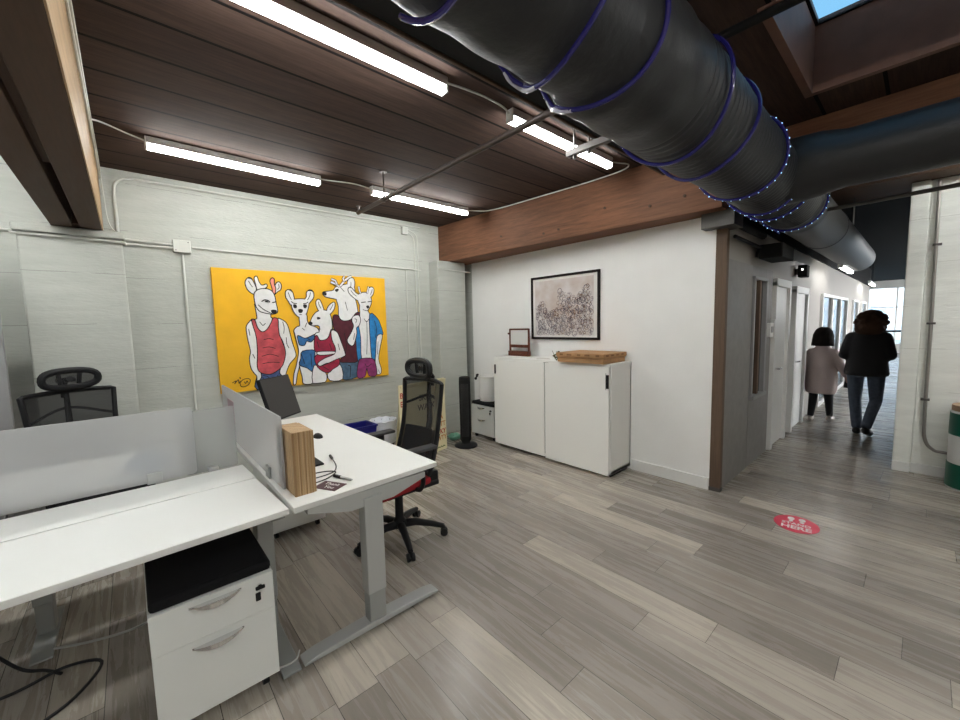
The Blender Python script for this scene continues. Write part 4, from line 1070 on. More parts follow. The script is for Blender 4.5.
# ================================================================== OFFICE CHAIRS
def oval(cx, cz, ry, rz, n=28, p=2.6):
    o = []
    for i in range(n):
        a = 2 * math.pi * i / n
        c, s = math.cos(a), math.sin(a)
        o.append((cx + ry * math.copysign(abs(c) ** (2 / p), c), cz + rz * math.copysign(abs(s) ** (2 / p), s)))
    return o
def make_chair(label, seatmat, spin):
    t = thing('office_chair', label, 'chair')
    for k in range(5):
        a = math.radians(72 * k + spin)
        d = Vector((math.cos(a), math.sin(a), 0))
        b = B()
        pts = [d * 0.03 + Vector((0, 0, 0.115)), d * 0.12 + Vector((0, 0, 0.12)), d * 0.23 + Vector((0, 0, 0.098)), d * 0.332 + Vector((0, 0, 0.07))]
        tube(b, pts, [0.032, 0.028, 0.023, 0.018], 10)
        leg = obj('base_leg', b, 'black_plastic', t, True)
        p = d * 0.332; n = Vector((-d.y, d.x, 0))
        b = B()
        for s in (-1, 1):
            tube(b, [p + n * s * 0.008 + Vector((0, 0, 0.028)), p + n * s * 0.026 + Vector((0, 0, 0.028))], 0.028, 14)
        tube(b, [p + Vector((0, 0, 0.03)), p + Vector((0, 0, 0.075))], 0.010, 8)
        obj('caster', b, 'black_plastic', leg, True)
    b = B(); lathe(b, 0, 0, [(0.045, 0.09), (0.05, 0.14), (0.032, 0.17), (0.030, 0.33), (0.020, 0.33), (0.020, 0.43)], 20)
    obj('gas_column', b, 'black_plastic', t, True)
    b = B(); box(b, -0.17, 0.17, -0.13, 0.13, 0.405, 0.445, 0.012); box(b, -0.22, 0.21, -0.225, 0.225, 0.425, 0.462, 0.01); box(b, -0.23, -0.14, -0.21, 0.21, 0.43, 0.53, 0.02)
    box(b, 0.02, 0.12, -0.24, -0.14, 0.38, 0.43, 0.01)
    obj('mechanism', b, 'black_plastic', t)
    a = B(); box(a, -0.15, 0.25, -0.235, 0.235, 0.45, 0.51, 0.026)
    for v in a.verts:
        if v.co.x > 0.16: v.co.z -= (v.co.x - 0.16) * 0.35
        v.co.z -= 0.012 * math.cos(v.co.y * 6)
    obj('seat', a, seatmat, t, True)
    # backrest: curved frame with mesh
    def back(u, z):   # x of the back surface at height z, side offset u
        f = (z - 0.52) / 0.66
        return -0.165 - 0.145 * f - 0.02 * math.sin(f * math.pi * 1.2) + 0.05 * (abs(u) / 0.25) ** 2
    def half(z):
        f = (z - 0.52) / 0.66
        return 0.245 + 0.012 * f - 0.012 * math.sin(f * math.pi)
    out = []
    for i in range(14): z = 0.53 + 0.64 * i / 13; out.append((half(z), z))
    top = [(half(1.17) * math.cos(math.radians(a)), 1.17 + 0.012 * math.sin(math.radians(a))) for a in range(20, 170, 20)]
    ring = [(u, z) for u, z in out] + top + [(-u, z) for u, z in reversed(out)]
    b = B(); tube(b, [(back(u, z), u, z) for u, z in ring], 0.017, 8, closed=True)
    tube(b, [(back(0, 0.60) - 0.0, 0, 0.45), (back(0, 0.60) - 0.05, 0, 0.60), (back(0, 0.85) - 0.045, 0, 0.85), (back(0, 1.17) - 0.01, 0, 1.17)], [0.03, 0.028, 0.022, 0.016], 8)
    tube(b, spline([(back(-0.235, 0.99) - 0.012, -0.235, 0.98), (back(0, 1.04) - 0.035, 0, 1.055), (back(0.235, 0.99) - 0.012, 0.235, 0.98)], 8), 0.010, 8)
    fr = obj('backrest_frame', b, 'black_plastic', t, True)
    b = B(); N = 14; Mz = 14
    g = [[b.verts.new((back(half(z) * (-1 + 2 * i / N), z), half(z) * (-1 + 2 * i / N), z)) for i in range(N + 1)] for z in [0.53 + 0.64 * j / Mz for j in range(Mz + 1)]]
    for j in range(Mz):
        for i in range(N): b.faces.new((g[j][i], g[j][i + 1], g[j + 1][i + 1], g[j + 1][i]))
    obj('mesh_back', b, 'mesh_fabric', t, True)
    b = B(); N = 10
    g1 = [[b.verts.new((back(half(z) * .95 * (-1 + 2 * i / N), z) - 0.012, half(z) * .95 * (-1 + 2 * i / N), z)) for i in range(N + 1)] for z in [0.56, 0.64, 0.73, 0.80]]
    g2 = [[b.verts.new((v.co.x - 0.02, v.co.y, v.co.z)) for v in r] for r in g1]
    for G in (g1, g2):
        for j in range(3):
            for i in range(N): b.faces.new((G[j][i], G[j][i + 1], G[j + 1][i + 1], G[j + 1][i]))
    for i in range(N):
        b.faces.new((g1[0][i], g1[0][i + 1], g2[0][i + 1], g2[0][i])); b.faces.new((g1[3][i], g1[3][i + 1], g2[3][i + 1], g2[3][i]))
    for j in range(3):
        b.faces.new((g1[j][0], g1[j + 1][0], g2[j + 1][0], g2[j][0])); b.faces.new((g1[j][N], g1[j + 1][N], g2[j + 1][N], g2[j][N]))
    obj('lumbar_pad', b, 'black_matte', t)
    # headrest
    hr = oval(0, 1.275, 0.155, 0.062)
    hx = lambda u: -0.235 + 0.9 * u * u
    b = B(); tube(b, [(hx(u), u, z) for u, z in hr], 0.023, 8, closed=True)
    tube(b, [(hx(0.05) - 0.004, 0.05, 1.225), (hx(0.06) - 0.004, 0.06, 1.325)], 0.014, 8); tube(b, [(hx(-0.05) - 0.004, -0.05, 1.225), (hx(-0.06) - 0.004, -0.06, 1.325)], 0.014, 8)
    h = obj('headrest', b, 'black_plastic', t, True)
    b = B(); c0 = b.verts.new((hx(0) , 0, 1.275)); rv = [b.verts.new((hx(u), u, z)) for u, z in hr]
    for i in range(len(rv)): b.faces.new((c0, rv[i], rv[(i + 1) % len(rv)]))
    obj('headrest_mesh', b, 'mesh_fabric', h, True)
    b = B()
    tube(b, [(-0.335, 0, 1.13), (-0.345, 0, 1.20), (-0.30, 0, 1.26), (-0.225, 0, 1.275)], [0.02, 0.018, 0.018, 0.02], 8)
    tube(b, [(-0.29, -0.05, 1.265), (-0.29, 0.05, 1.265)], 0.018, 10)
    obj('headrest_bracket', b, 'black_plastic', t, True)
    for s in (-1, 1):
        b = B()
        tube(b, spline([(-0.02, s * 0.17, 0.445), (-0.02, s * 0.26, 0.45), (-0.03, s * 0.295, 0.50), (-0.03, s * 0.295, 0.60), (-0.02, s * 0.295, 0.735)], 4), 0.017, 8)
        box(b, -0.05, 0.02, s * 0.295 - 0.018, s * 0.295 + 0.018, 0.60, 0.735, 0.005)
        ar = obj('armrest', b, 'black_plastic', t, True)
        a = B(); box(a, -0.14, 0.12, s * 0.295 - 0.043, s * 0.295 + 0.043, 0.737, 0.762, 0.011)
        obj('arm_pad', a, 'arm_rubber', ar, True)
    return t
ch = make_chair('black mesh office chair with red seat at the right desk', 'red_fabric', 0)
ch.location = (1.425, 2.565, 0); ch.rotation_euler = (0, 0, math.radians(180))
ch2 = make_chair('black mesh office chair behind the long frosted screen at left', 'black_fabric', 15)
ch2.location = (-0.245, 3.93, 0); ch2.rotation_euler = (0, 0, math.radians(-64))
# casters' angles: legs at 0,72,144.. in chair space rotated by 180 -> 180,252,324,36,108

# ================================================================== THINGS BY THE BACK WALL
t = thing('sandwich_board', 'cream painted sandwich board sign with hand lettering behind the chair', 'sign', (2.72, 4.15, 0))
A_ = Vector((2.21, 3.885, 0)); B_ = Vector((2.985, 4.045, 0))
dirx = (B_ - A_).normalized(); ny = Vector((dirx.y, -dirx.x, 0))   # towards the room
tilt = Vector((0.09, 0.15, 0.90)).normalized()
def board_m():
    n_ = dirx.cross(tilt).normalized()
    return Matrix(((dirx.x, tilt.x, -n_.x if False else n_.x, A_.x), (dirx.y, tilt.y, n_.y, A_.y), (dirx.z, tilt.z, n_.z, A_.z), (0, 0, 0, 1)))
BM = board_m()
W_ = (B_ - A_).length
a = B(); box(a, 0, W_, 0.01, 0.93, -0.012, 0.0, 0.002); b = B(); merge(b, a, BM); obj('front_panel', b, 'sign_cream', t, False, True)
a = B(); box(a, 0, W_, 0.0, 0.93, -0.012, 0.0, 0.002); b = B()
tilt2 = Vector((-0.02, -0.22, 0.90)).normalized(); n2 = dirx.cross(tilt2).normalized()
A2 = A_ + Vector((0.13, 0.36, 0))
merge(b, a, Matrix(((dirx.x, tilt2.x, n2.x, A2.x), (dirx.y, tilt2.y, n2.y, A2.y), (dirx.z, tilt2.z, n2.z, A2.z), (0, 0, 0, 1)))); obj('rear_panel', b, 'sign_cream', t, False, True)
def bt(s, x, y, size, m):
    text_mesh('lettering', s, size, BM @ Matrix.Translation((x, y, 0.001)), m, t, 0.0004, bold=0.002)
bt('SKILL', W_ * 0.56, 0.73, 0.105, 'sign_dark'); bt('WALK', W_ * 0.56, 0.61, 0.105, 'sign_dark')
bt('A', W_ * 0.89, 0.43, 0.085, 'sign_orange'); bt('ETT', W_ * 0.89, 0.34, 0.085, 'sign_orange')
bt('VKY', W_ * 0.88, 0.245, 0.085, 'sign_red'); bt('WTY', W_ * 0.88, 0.165, 0.08, 'sign_orange')
bt('B', W_ * 0.05, 0.80, 0.09, 'sign_red'); bt('E', W_ * 0.05, 0.70, 0.09, 'sign_red')
a = B()
for x in (0.80, 0.86, 0.92):
    tube(a, [(W_ * x - 0.02, 0.05, 0.001), (W_ * x, 0.065, 0.001), (W_ * x + 0.02, 0.05, 0.001)], 0.006, 6)
b = B(); merge(b, a, BM); obj('painted_leaf', b, 'sign_green', t, False, True)

t = thing('recycling_bin', 'dark blue recycling bin behind the right desk', 'bin', (1.95, 4.45, 0))
b = B()
def rect(z, hx, hy, r=0.03):
    return [(1.95 + x, 4.42 + y, z) for x, y in ((-hx, -hy), (hx, -hy), (hx, hy), (-hx, hy))]
R0, R1, R2, R3 = rect(0.003, 0.13, 0.10), rect(0.44, 0.18, 0.14), rect(0.44, 0.165, 0.125), rect(0.03, 0.12, 0.09)
rings = [[b.verts.new(p) for p in r] for r in (R0, R1, R2, R3)]
for p, q in zip(rings, rings[1:]):
    for i in range(4): b.faces.new((p[i], p[(i + 1) % 4], q[(i + 1) % 4], q[i]))
b.faces.new(rings[0][::-1]); b.faces.new(rings[-1])
obj('body', b, 'bin_blue', t, False, True)
b = B()
for (x0, x1, y0, y1) in ((1.76, 2.14, 4.27, 4.29), (1.76, 2.14, 4.55, 4.57), (1.76, 1.78, 4.27, 4.57), (2.12, 2.14, 4.27, 4.57)): box(b, x0, x1, y0, y1, 0.425, 0.447, 0.004)
obj('rim', b, 'bin_blue', t, False, True)
t = thing('waste_basket', 'waste basket lined with a white plastic bag left of the sign', 'waste basket', (2.335, 4.52, 0))
b = B(); lathe(b, 2.335, 4.52, [(0.0001, 0.003), (0.115, 0.003), (0.155, 0.40), (0.148, 0.40), (0.11, 0.012), (0.0001, 0.012)], 24); obj('basket', b, 'black_matte', t, True, True)
b = B(); seg_ = 36; rings = []
for r, z in ((0.150, 0.14), (0.163, 0.26), (0.168, 0.40), (0.172, 0.425), (0.158, 0.43), (0.140, 0.39), (0.11, 0.22), (0.03, 0.18)):
    rings.append([b.verts.new((2.335 + (r + 0.006 * math.sin(i * 2.3 + z * 20)) * math.cos(2 * math.pi * i / seg_), 4.52 + (r + 0.006 * math.sin(i * 3.1 + z * 30)) * math.sin(2 * math.pi * i / seg_), z + 0.005 * math.sin(i * 1.7))) for i in range(seg_)])
for p, q in zip(rings, rings[1:]):
    for i in range(seg_): b.faces.new((p[i], p[(i + 1) % seg_], q[(i + 1) % seg_], q[i]))
obj('bag', b, 'bag_white', t, True, True)

t = thing('tower_fan', 'slim black tower fan on a round base by the pilaster', 'fan', (3.235, 3.965, 0))
b = B(); lathe(b, 3.235, 3.965, [(0.0001, 0.002), (0.15, 0.002), (0.152, 0.018), (0.13, 0.032), (0.06, 0.045), (0.05, 0.07), (0.0001, 0.07)], 32); obj('base', b, 'black_plastic', t, True, True)
b = B(); lathe(b, 3.235, 3.965, [(0.055, 0.06), (0.072, 0.09), (0.074, 0.86), (0.072, 0.885)], 28); obj('column', b, 'black_matte', t, True, True)
b = B(); lathe(b, 3.235, 3.965, [(0.0725, 0.885), (0.074, 0.90), (0.068, 0.922), (0.05, 0.928), (0.0001, 0.93)], 28)
q = obj('control_head', b, 'black_plastic', t, True, True)
b = B()
for k in range(14):
    a_ = math.radians(190 + k * 6); x, y = 3.235 + 0.0748 * math.cos(a_), 3.965 + 0.0748 * math.sin(a_)
    tube(b, [(x, y, 0.14), (x, y, 0.84)], 0.0018, 5)
obj('grille', b, 'arm_rubber', t, False, True)
b = B(); sphere(b, (3.30, 4.30, 0.045), 0.10, 0.9, 0.8, 0.45, 18, 12)
for v in b.verts: v.co += Vector((random.uniform(-.012, .012), random.uniform(-.012, .012), random.uniform(-.006, .012))); v.co.z = max(v.co.z, 0.002)
single('plastic_bag', b, 'bag_green', 'crumpled pale green bag on the floor behind the tower fan', 'bag', smooth=True)

# white canister with black swivel on the small pedestal
t = thing('canister', 'white round canister with black swivel on the small pedestal', 'canister', (3.80, 4.02, 0.521))
b = B(); lathe(b, 3.79, 4.09, [(0.0001, 0.522), (0.135, 0.522), (0.145, 0.60), (0.15, 0.85), (0.14, 0.85), (0.13, 0.56), (0.0001, 0.55)], 30); obj('body', b, 'white_trim', t, True, True)
b = B(); lathe(b, 3.79, 4.09, [(0.151, 0.85), (0.156, 0.85), (0.156, 0.875), (0.10, 0.882), (0.0001, 0.884)], 30); obj('lid', b, 'white_paint', t, True, True)
b = B(); sphere(b, (3.70, 4.235, 0.875), 0.024); sphere(b, (3.68, 4.25, 0.83), 0.02); tube(b, [(3.70, 4.235, 0.875), (3.68, 4.25, 0.83)], 0.012, 8); obj('swivel', b, 'black_plastic', t, True, True)

# ================================================================== TALL CABINET
t = thing('cabinet', 'tall white cabinet with two sliding doors against the wall', 'cabinet', (3.75, 2.88, 0))
b = B()
box(b, 3.565, 3.965, 2.05, 2.072, 0.035, 1.172, 0.002); box(b, 3.565, 3.965, 3.70, 3.722, 0.035, 1.172, 0.002)
box(b, 3.95, 3.965, 2.05, 3.722, 0.035, 1.15); box(b, 3.565, 3.965, 2.05, 3.722, 0.035, 0.07); 
obj('seam_shade_strip', bx(3.564, 3.57, 2.84, 2.92, 0.07, 1.15), 'black_matte', t, False, True)  # black strip behind the door seam stands in for its shade
obj('carcass', b, 'cabinet_white', t, False, True)
obj('top', bx(3.545, 3.966, 2.046, 3.726, 1.150, 1.174, 0.002), 'cabinet_white', t, False, True)
obj('plinth', bx(3.60, 3.95, 2.07, 3.70, 0.0, 0.036), 'black_matte', t, False, True)
d = obj('sliding_door', bx(3.534, 3.549, 2.884, 3.715, 0.04, 1.148, 0.003), 'cabinet_white', t, False, True)
obj('handle', bx(3.524, 3.535, 3.675, 3.70, 0.96, 1.08, 0.004), 'black_plastic', d, False, True)
d = obj('sliding_door', bx(3.530, 3.545, 2.055, 2.868, 0.03, 1.148, 0.003), 'cabinet_white', t, False, True)
b = B(); box(b, 3.519, 3.531, 2.055, 2.085, 0.93, 1.07, 0.004); obj('handle', b, 'black_plastic', d, False, True)
b = B(); box(b, 3.5285, 3.531, 2.085, 2.092, 0.915, 1.085); obj('handle_rim', b, 'chrome', d, False, True)

# cardboard trays
for i in range(2):
    z = 1.175 + i * 0.050
    s = 0.006 * i
    t = thing('cardboard_box', ('lower flat cardboard box on the cabinet', 'upper flat cardboard box, topmost on the cabinet')[i], 'box', (3.72, 2.37, z), 0, 'flat cardboard boxes on the cabinet')
    obj('tray', bx(3.50 - s, 3.93 + s, 2.10 - s, 2.66 + s, z, z + (0.047 if i == 0 else 0.036), 0.002), 'cardboard', t, False, True)
    if i == 1:
        obj('lid', bx(3.488, 3.942, 2.088, 2.672, z + 0.012, z + 0.052, 0.003), 'cardboard', t, False, True)
        b = B()
        for k in range(5):
            y = 2.14 + k * 0.11; box(b, 3.4872, 3.4885, y, y + 0.04 + 0.02 * (k % 2), z + 0.024, z + 0.042)
        for k in range(4):
            x = 3.53 + k * 0.1; box(b, x, x + 0.05, 2.0872, 2.0885, z + 0.024, z + 0.042)
        obj('printing', b, 'cardboard_dark', t, False, True)
b = B()
for i in range(9):
    a_ = i * 0.75; r = 0.02 + 0.03 * random.random()
    p = Vector((3.58 + r * math.cos(a_), 2.735 + r * math.sin(a_), 1.20 + 0.09 * random.random()))
    tube(b, [(3.58, 2.735, 1.176), p], 0.0025, 5)
t = thing('dried_flowers', 'small sprig of dried flowers beside the cardboard boxes', 'flowers', (3.58, 2.735, 1.175))
obj('stem', b, 'leaf_green', t, False, True)
for i in range(8):
    a_ = i * 0.8; r = 0.015 + 0.03 * random.random()
    b = B(); sphere(b, (3.58 + r * math.cos(a_), 2.735 + r * math.sin(a_), 1.20 + 0.085 * (i / 8)), 0.013, 1.2, 1, 0.7, 8, 6)
    obj('flower', b, 'leaf_brown' if i % 2 else 'leaf_green', t, True, True)
b = bx(3.66, 3.73, 2.95, 3.10, 1.1745, 1.180, 0.001)
single('card', b, 'paper', 'small white card lying on the cabinet top', 'card')

# mahogany mirror stand
t = thing('mirror_stand', 'small mahogany shaving mirror stand on the cabinet top', 'mirror', (3.84, 3.54, 1.175))
b = B()
obj('base', bx(3.805, 3.875, 3.37, 3.712, 1.176, 1.240, 0.004), 'frame_mahogany', t, False, True)
for y in (3.375, 3.705):
    obj('post', bx(3.832, 3.852, y - 0.011, y + 0.011, 1.24, 1.535, 0.003), 'frame_mahogany', t, False, True)
b = B()
box(b, 3.833, 3.851, 3.375, 3.705, 1.515, 1.537, 0.003); box(b, 3.833, 3.851, 3.386, 3.694, 1.285, 1.325, 0.003)
fr = obj('mirror_frame', b, 'frame_mahogany', t, False, True)
obj('mirror_glass', bx(3.839, 3.845, 3.386, 3.694, 1.32, 1.517), 'mirror_pale', fr, False, True)  # plain pale colour stands in for what the mirror would reflect
b = B(); sphere(b, (3.842, 3.735, 1.47), 0.014); obj('knob', b, 'frame_mahogany', t, True, True)

# framed drawing
t = thing('framed_drawing', 'black framed brown and grey drawing of a crowd above the cabinet', 'picture', (3.96, 2.92, 1.40))
b = B()
for (y0, y1, z0, z1) in ((2.42, 3.42, 2.155, 2.183), (2.42, 3.42, 1.395, 1.423), (2.42, 2.448, 1.395, 2.183), (3.392, 3.42, 1.395, 2.183)):
    box(b, 3.945, 3.969, y0, y1, z0, z1, 0.002)
obj('frame', b, 'frame_black', t, False, True)
obj('paper', bx(3.958, 3.965, 2.44, 3.40, 1.41, 2.17), 'paper', t, False, True)
obj('drawing', bx(3.9565, 3.9585, 2.50, 3.355, 1.45, 2.125), 'sketch_paper', t, False, True)
rnd = random.Random(11)
def curl(b, y, z, r, w=0.0035):
    k = rnd.randint(7, 12); a0 = rnd.random() * 6.28; span = rnd.uniform(2.5, 6.0)
    prev = None
    for i in range(k + 1):
        a_ = a0 + span * i / k; q = (y + r * math.cos(a_) * rnd.uniform(0.9, 1.1), z + 1.25 * r * math.sin(a_))
        if prev:
            A3 = Vector((3.9562, prev[0], prev[1])); B3 = Vector((3.9562, q[0], q[1])); d = B3 - A3
            if d.length > 1e-5:
                nn = Vector((0, -d.z, d.y)).normalized() * w / 2
                b.faces.new([b.verts.new(v) for v in (A3 + nn, B3 + nn, B3 - nn, A3 - nn)])
        prev = q
mat('ink_grey', (0.12, 0.10, 0.13), 0.8); mat('ink_sepia', (0.22, 0.11, 0.06), 0.8)
def skyline(u):   # crowd height (0..1) from left (u=0) to right
    P = [(0, .50), (.12, .62), (.2, .42), (.35, .42), (.45, .82), (.52, .74), (.62, .7), (.75, .62), (.86, .8), (.93, .85), (1, .62)]
    for (a, c), (e, g) in zip(P, P[1:]):
        if a <= u <= e: return c + (g - c) * (u - a) / (e - a)
    return .5
for m_, n_ in (('ink_grey', 520), ('ink_sepia', 190)):
    b = B(); k = 0
    while k < n_:
        u, v = rnd.random(), rnd.random() ** (1.15 if m_ == 'ink_grey' else 0.7)
        if v > skyline(u): continue
        k += 1
        curl(b, 3.335 - u * 0.815, 1.465 + v * 0.66, rnd.uniform(0.008, 0.028), rnd.uniform(0.0025, 0.005))
    obj('ink_lines', b, m_, t, False, True)
b = B()
for u, v in ((.06, .50), (.17, .44), (.45, .78), (.60, .68), (.70, .60), (.80, .58), (.90, .80), (.85, .6), (.3, .38), (.52, .55)):
    y, z = 3.335 - u * 0.815, 1.465 + v * 0.66
    for k in range(3): curl(b, y, z, 0.03, 0.005)
obj('ink_heads', b, 'ink_grey', t, False, True)

# ================================================================== BIG PAINTING
t = thing('painting', 'large yellow painting of five deer-headed people on the back wall', 'painting', (1.64, 4.82, 0.95))
x0, x1, z0, z1 = 0.668, 2.598, 0.945, 2.24
obj('canvas', bx(x0, x1, 4.803, 4.845, z0, z1, 0.002), 'canvas_yellow', t, False, True)
cols = {}
PN = {'white': 'paint_white', 'red': 'paint_red', 'jeans': 'paint_jeans', 'navy': 'paint_navy', 'maroon': 'paint_maroon', 'plumdark': 'paint_plumdark', 'denim': 'paint_denim', 'shirt': 'paint_shirt', 'plum': 'paint_plum', 'pink': 'paint_pink', 'ink': 'ink'}
def clampz(p): return (min(max(p[0], x0 + 0.004), x1 - 0.004), min(max(p[1], z0 + 0.004), z1 - 0.004))
y = 4.8024
from mathutils.geometry import tessellate_polygon
bms = {}
def smooth_poly(pts):
    pts = [clampz(p) for p in pts]
    P3 = [Vector((p[0], 0, p[1])) for p in pts]
    sm = []
    for k in range(len(P3)):
        a, p, q, r = P3[k - 1], P3[k], P3[(k + 1) % len(P3)], P3[(k + 2) % len(P3)]
        for tt in (0, 0.34, 0.67):
            sm.append(0.5 * ((2 * p) + (q - a) * tt + (2 * a - 5 * p + 4 * q - r) * tt * tt + (3 * p - a - 3 * q + r) * tt ** 3))
    return [clampz((p.x, p.z)) for p in sm]
runs = []
for c, pts in FILLS:
    if runs and runs[-1][0] == c == 'white': runs[-1][1].append(pts)
    else: runs.append((c, [pts]))
for c, polys in runs:
    polys = [smooth_poly(p) for p in polys]
    if c != 'ink':          # one outline round the whole limb-and-head group, under its paint
        y -= 0.00022
        for sm in polys: ribbon(bms.setdefault('ink', B()), sm + [sm[0]], 0.019, y)
    for sm in polys:
        y -= 0.00022
        bb = bms.setdefault(c, B())
        vs = [bb.verts.new((p[0], y, p[1])) for p in sm]
        for tri in tessellate_polygon([[Vector((p[0], p[1], 0)) for p in sm]]):
            try: bb.faces.new([vs[k] for k in tri])
            except ValueError: pass
for w_, pts in ANTLERS:
    y -= 0.0002
    pts = [clampz(p) for p in pts]
    ribbon(bms['ink'], pts, 0.012 + w_ * 0.0035, y + 0.0001)
    ribbon(bms['white'], pts, w_ * 0.0035, y)
for w_, pts in INK:
    sp = [(p.x, p.z) for p in spline([(p[0], 0, p[1]) for p in map(clampz, pts)], 3)]
    ribbon(bms['ink'], sp, w_ * 0.0036, y - 0.0003)
names = {'white': 'deer_figures', 'red': 'red_tank_top', 'jeans': 'blue_jeans', 'navy': 'blue_swimsuit', 'maroon': 'maroon_swimsuit', 'plumdark': 'dark_tank_top', 'denim': 'denim_jeans', 'shirt': 'blue_shirt', 'plum': 'plum_trousers', 'pink': 'pink_antler', 'ink': 'ink_outline'}
for c, bb in bms.items():
    obj('painted_' + names[c], bb, PN[c], t, False, True)

# grey panel at far left
t = thing('room_divider', 'tall grey divider panel at the left edge before the back wall', 'divider', (-1.0, 4.35, 0))
for xa, xb in ((-1.35, -0.76), (-0.75, -0.67)):
    obj('panel', bx(xa, xb, 4.33, 4.38, 0.0, 2.20, 0.004), 'grey_wall', t, False, True)

# cables under the left desk
single('cable', run([(-0.75, 2.9, 0.30), (-0.62, 2.85, 0.14), (-0.5, 2.75, 0.03), (-0.42, 2.70, 0.008), (-0.36, 2.62, 0.008)], 0.007), 'cable_black', 'black cable hanging and trailing on floor under the left desk', 'cable', smooth=True)
single('cable', run([(-0.9, 2.7, 0.02), (-0.55, 2.62, 0.008), (-0.35, 2.66, 0.008), (-0.22, 2.58, 0.008), (-0.30, 2.40, 0.008), (-0.45, 2.30, 0.008)], 0.007), 'cable_black', 'thick black cable looped on the floor at lower left', 'cable', smooth=True)
single('cable', run([(-0.40, 2.82, 0.03), (-0.28, 2.76, 0.03), (-0.12, 2.70, 0.04), (0.0, 2.62, 0.10), (0.05, 2.50, 0.18)], 0.006), 'cable_white', 'pale cable running toward the drawer pedestal under the left desk', 'cable', smooth=True)
single('cable', run([(0.36, 1.90, 0.055), (0.42, 1.87, 0.06), (0.47, 1.88, 0.055), (0.50, 1.93, 0.05)], 0.004), 'cable_white', 'short white cable by the feet of the two desks', 'cable', smooth=True)

# floor decal
t = thing('floor_sticker', 'round red floor sticker with two footprints and white lettering', 'sticker', (3.755, 0.58, 0.0), math.radians(-82))
b = B(); lathe(b, 0, 0, [(0.0001, 0.0006), (0.140, 0.0006), (0.140, 0.0016), (0.0001, 0.0016)], 40)
for v in b.verts: v.co.y *= 1.1
obj('disc', b, 'decal_red', t)
for s in (-1, 1):
    b = B(); lathe(b, s * 0.034, 0.088, [(0.0001, 0.002), (0.022, 0.002), (0.022, 0.0024), (0.0001, 0.0024)], 16, 1.0, 1.35)
    lathe(b, s * 0.034, 0.042, [(0.0001, 0.002), (0.015, 0.002), (0.015, 0.0024), (0.0001, 0.0024)], 14)
    obj('footprint', b, 'decal_white', t)
o = text_mesh('lettering', 'STAND', 0.055, Matrix.Translation((0, -0.008, 0.0020)), 'decal_white', None, 0.0003, bold=0.0015); o.parent = t
o = text_mesh('lettering', 'HERE', 0.08, Matrix.Translation((0, -0.075, 0.0020)), 'decal_white', None, 0.0003, bold=0.0025); o.parent = t

# ================================================================== PEOPLE
def hand(b, wrist, dirv, side, s=1.0, curl=0.5):
    """palm and five fingers; dirv = down the hand, side = across towards the thumb"""
    dirv = Vector(dirv).normalized(); side = Vector(side).normalized(); n = dirv.cross(side).normalized()
    w = Vector(wrist)
    capsule(b, w, w + dirv * 0.03 * s, 0.024 * s, 0.026 * s)
    for k in range(4):
        o = (k - 1.5) * 0.019 * s
        capsule(b, w + dirv * 0.02 * s + side * o * 0.8, w + dirv * 0.085 * s + side * o, 0.014 * s, 0.0125 * s, 8)
        L = (0.058, 0.068, 0.063, 0.05)[3 - k] * s
        p0 = w + dirv * 0.085 * s + side * o; p1 = p0 + (dirv + n * curl).normalized() * L * 0.5; p2 = p1 + (dirv + n * curl * 2.4).normalized() * L * 0.5
        capsule(b, p0, p1, 0.0095 * s, 0.0088 * s, 8); capsule(b, p1, p2, 0.0088 * s, 0.0075 * s, 8)
    p0 = w + dirv * 0.03 * s + side * 0.028 * s; p1 = p0 + (dirv + side * 0.9).normalized() * 0.036 * s; p2 = p1 + (dirv + side * 0.3 + n * 0.3).normalized() * 0.03 * s
    capsule(b, p0, p1, 0.0125 * s, 0.0105 * s, 8); capsule(b, p1, p2, 0.0105 * s, 0.008 * s, 8)

def head(b, c, s=1.0):
    c = Vector(c)
    sphere(b, c + Vector((-0.01, 0, 0.015)) * s, 0.088 * s, 1.08, 0.88, 1.12, 20, 14)
    sphere(b, c + Vector((0.03, 0, -0.035)) * s, 0.062 * s, 1.0, 0.9, 1.2, 16, 10)
    capsule(b, c + Vector((0.085, 0, 0.012)) * s, c + Vector((0.103, 0, -0.02)) * s, 0.009 * s, 0.013 * s, 8)
    capsule(b, c + Vector((0.085, -0.018, -0.052)) * s, c + Vector((0.085, 0.018, -0.052)) * s, 0.008 * s, 0.008 * s, 8)
    for k in (-1, 1):
        sphere(b, c + Vector((-0.005, k * 0.082, 0.0)) * s, 0.022 * s, 0.7, 0.35, 1.3, 10, 8)
        sphere(b, c + Vector((0.076, k * 0.03, 0.015)) * s, 0.012 * s, 0.8, 1, 0.8, 10, 8)

def smooth_loft(b, rings, seg=28):
    """rings: (cx, cy, z, rx, ry)"""
    rs = []
    for cx, cy, z, rx, ry in rings:
        rs.append([b.verts.new((cx + rx * math.cos(2 * math.pi * i / seg), cy + ry * math.sin(2 * math.pi * i / seg), z)) for i in range(seg)])
    for p, q in zip(rs, rs[1:]):
        for i in range(seg): b.faces.new((p[i], p[(i + 1) % seg], q[(i + 1) % seg], q[i]))
    b.faces.new(rs[0][::-1]); b.faces.new(rs[-1])

def limb(b, pts, rs):
    for (p, q, r, s) in zip(pts, pts[1:], rs, rs[1:]): capsule(b, p, q, r, s, 12)

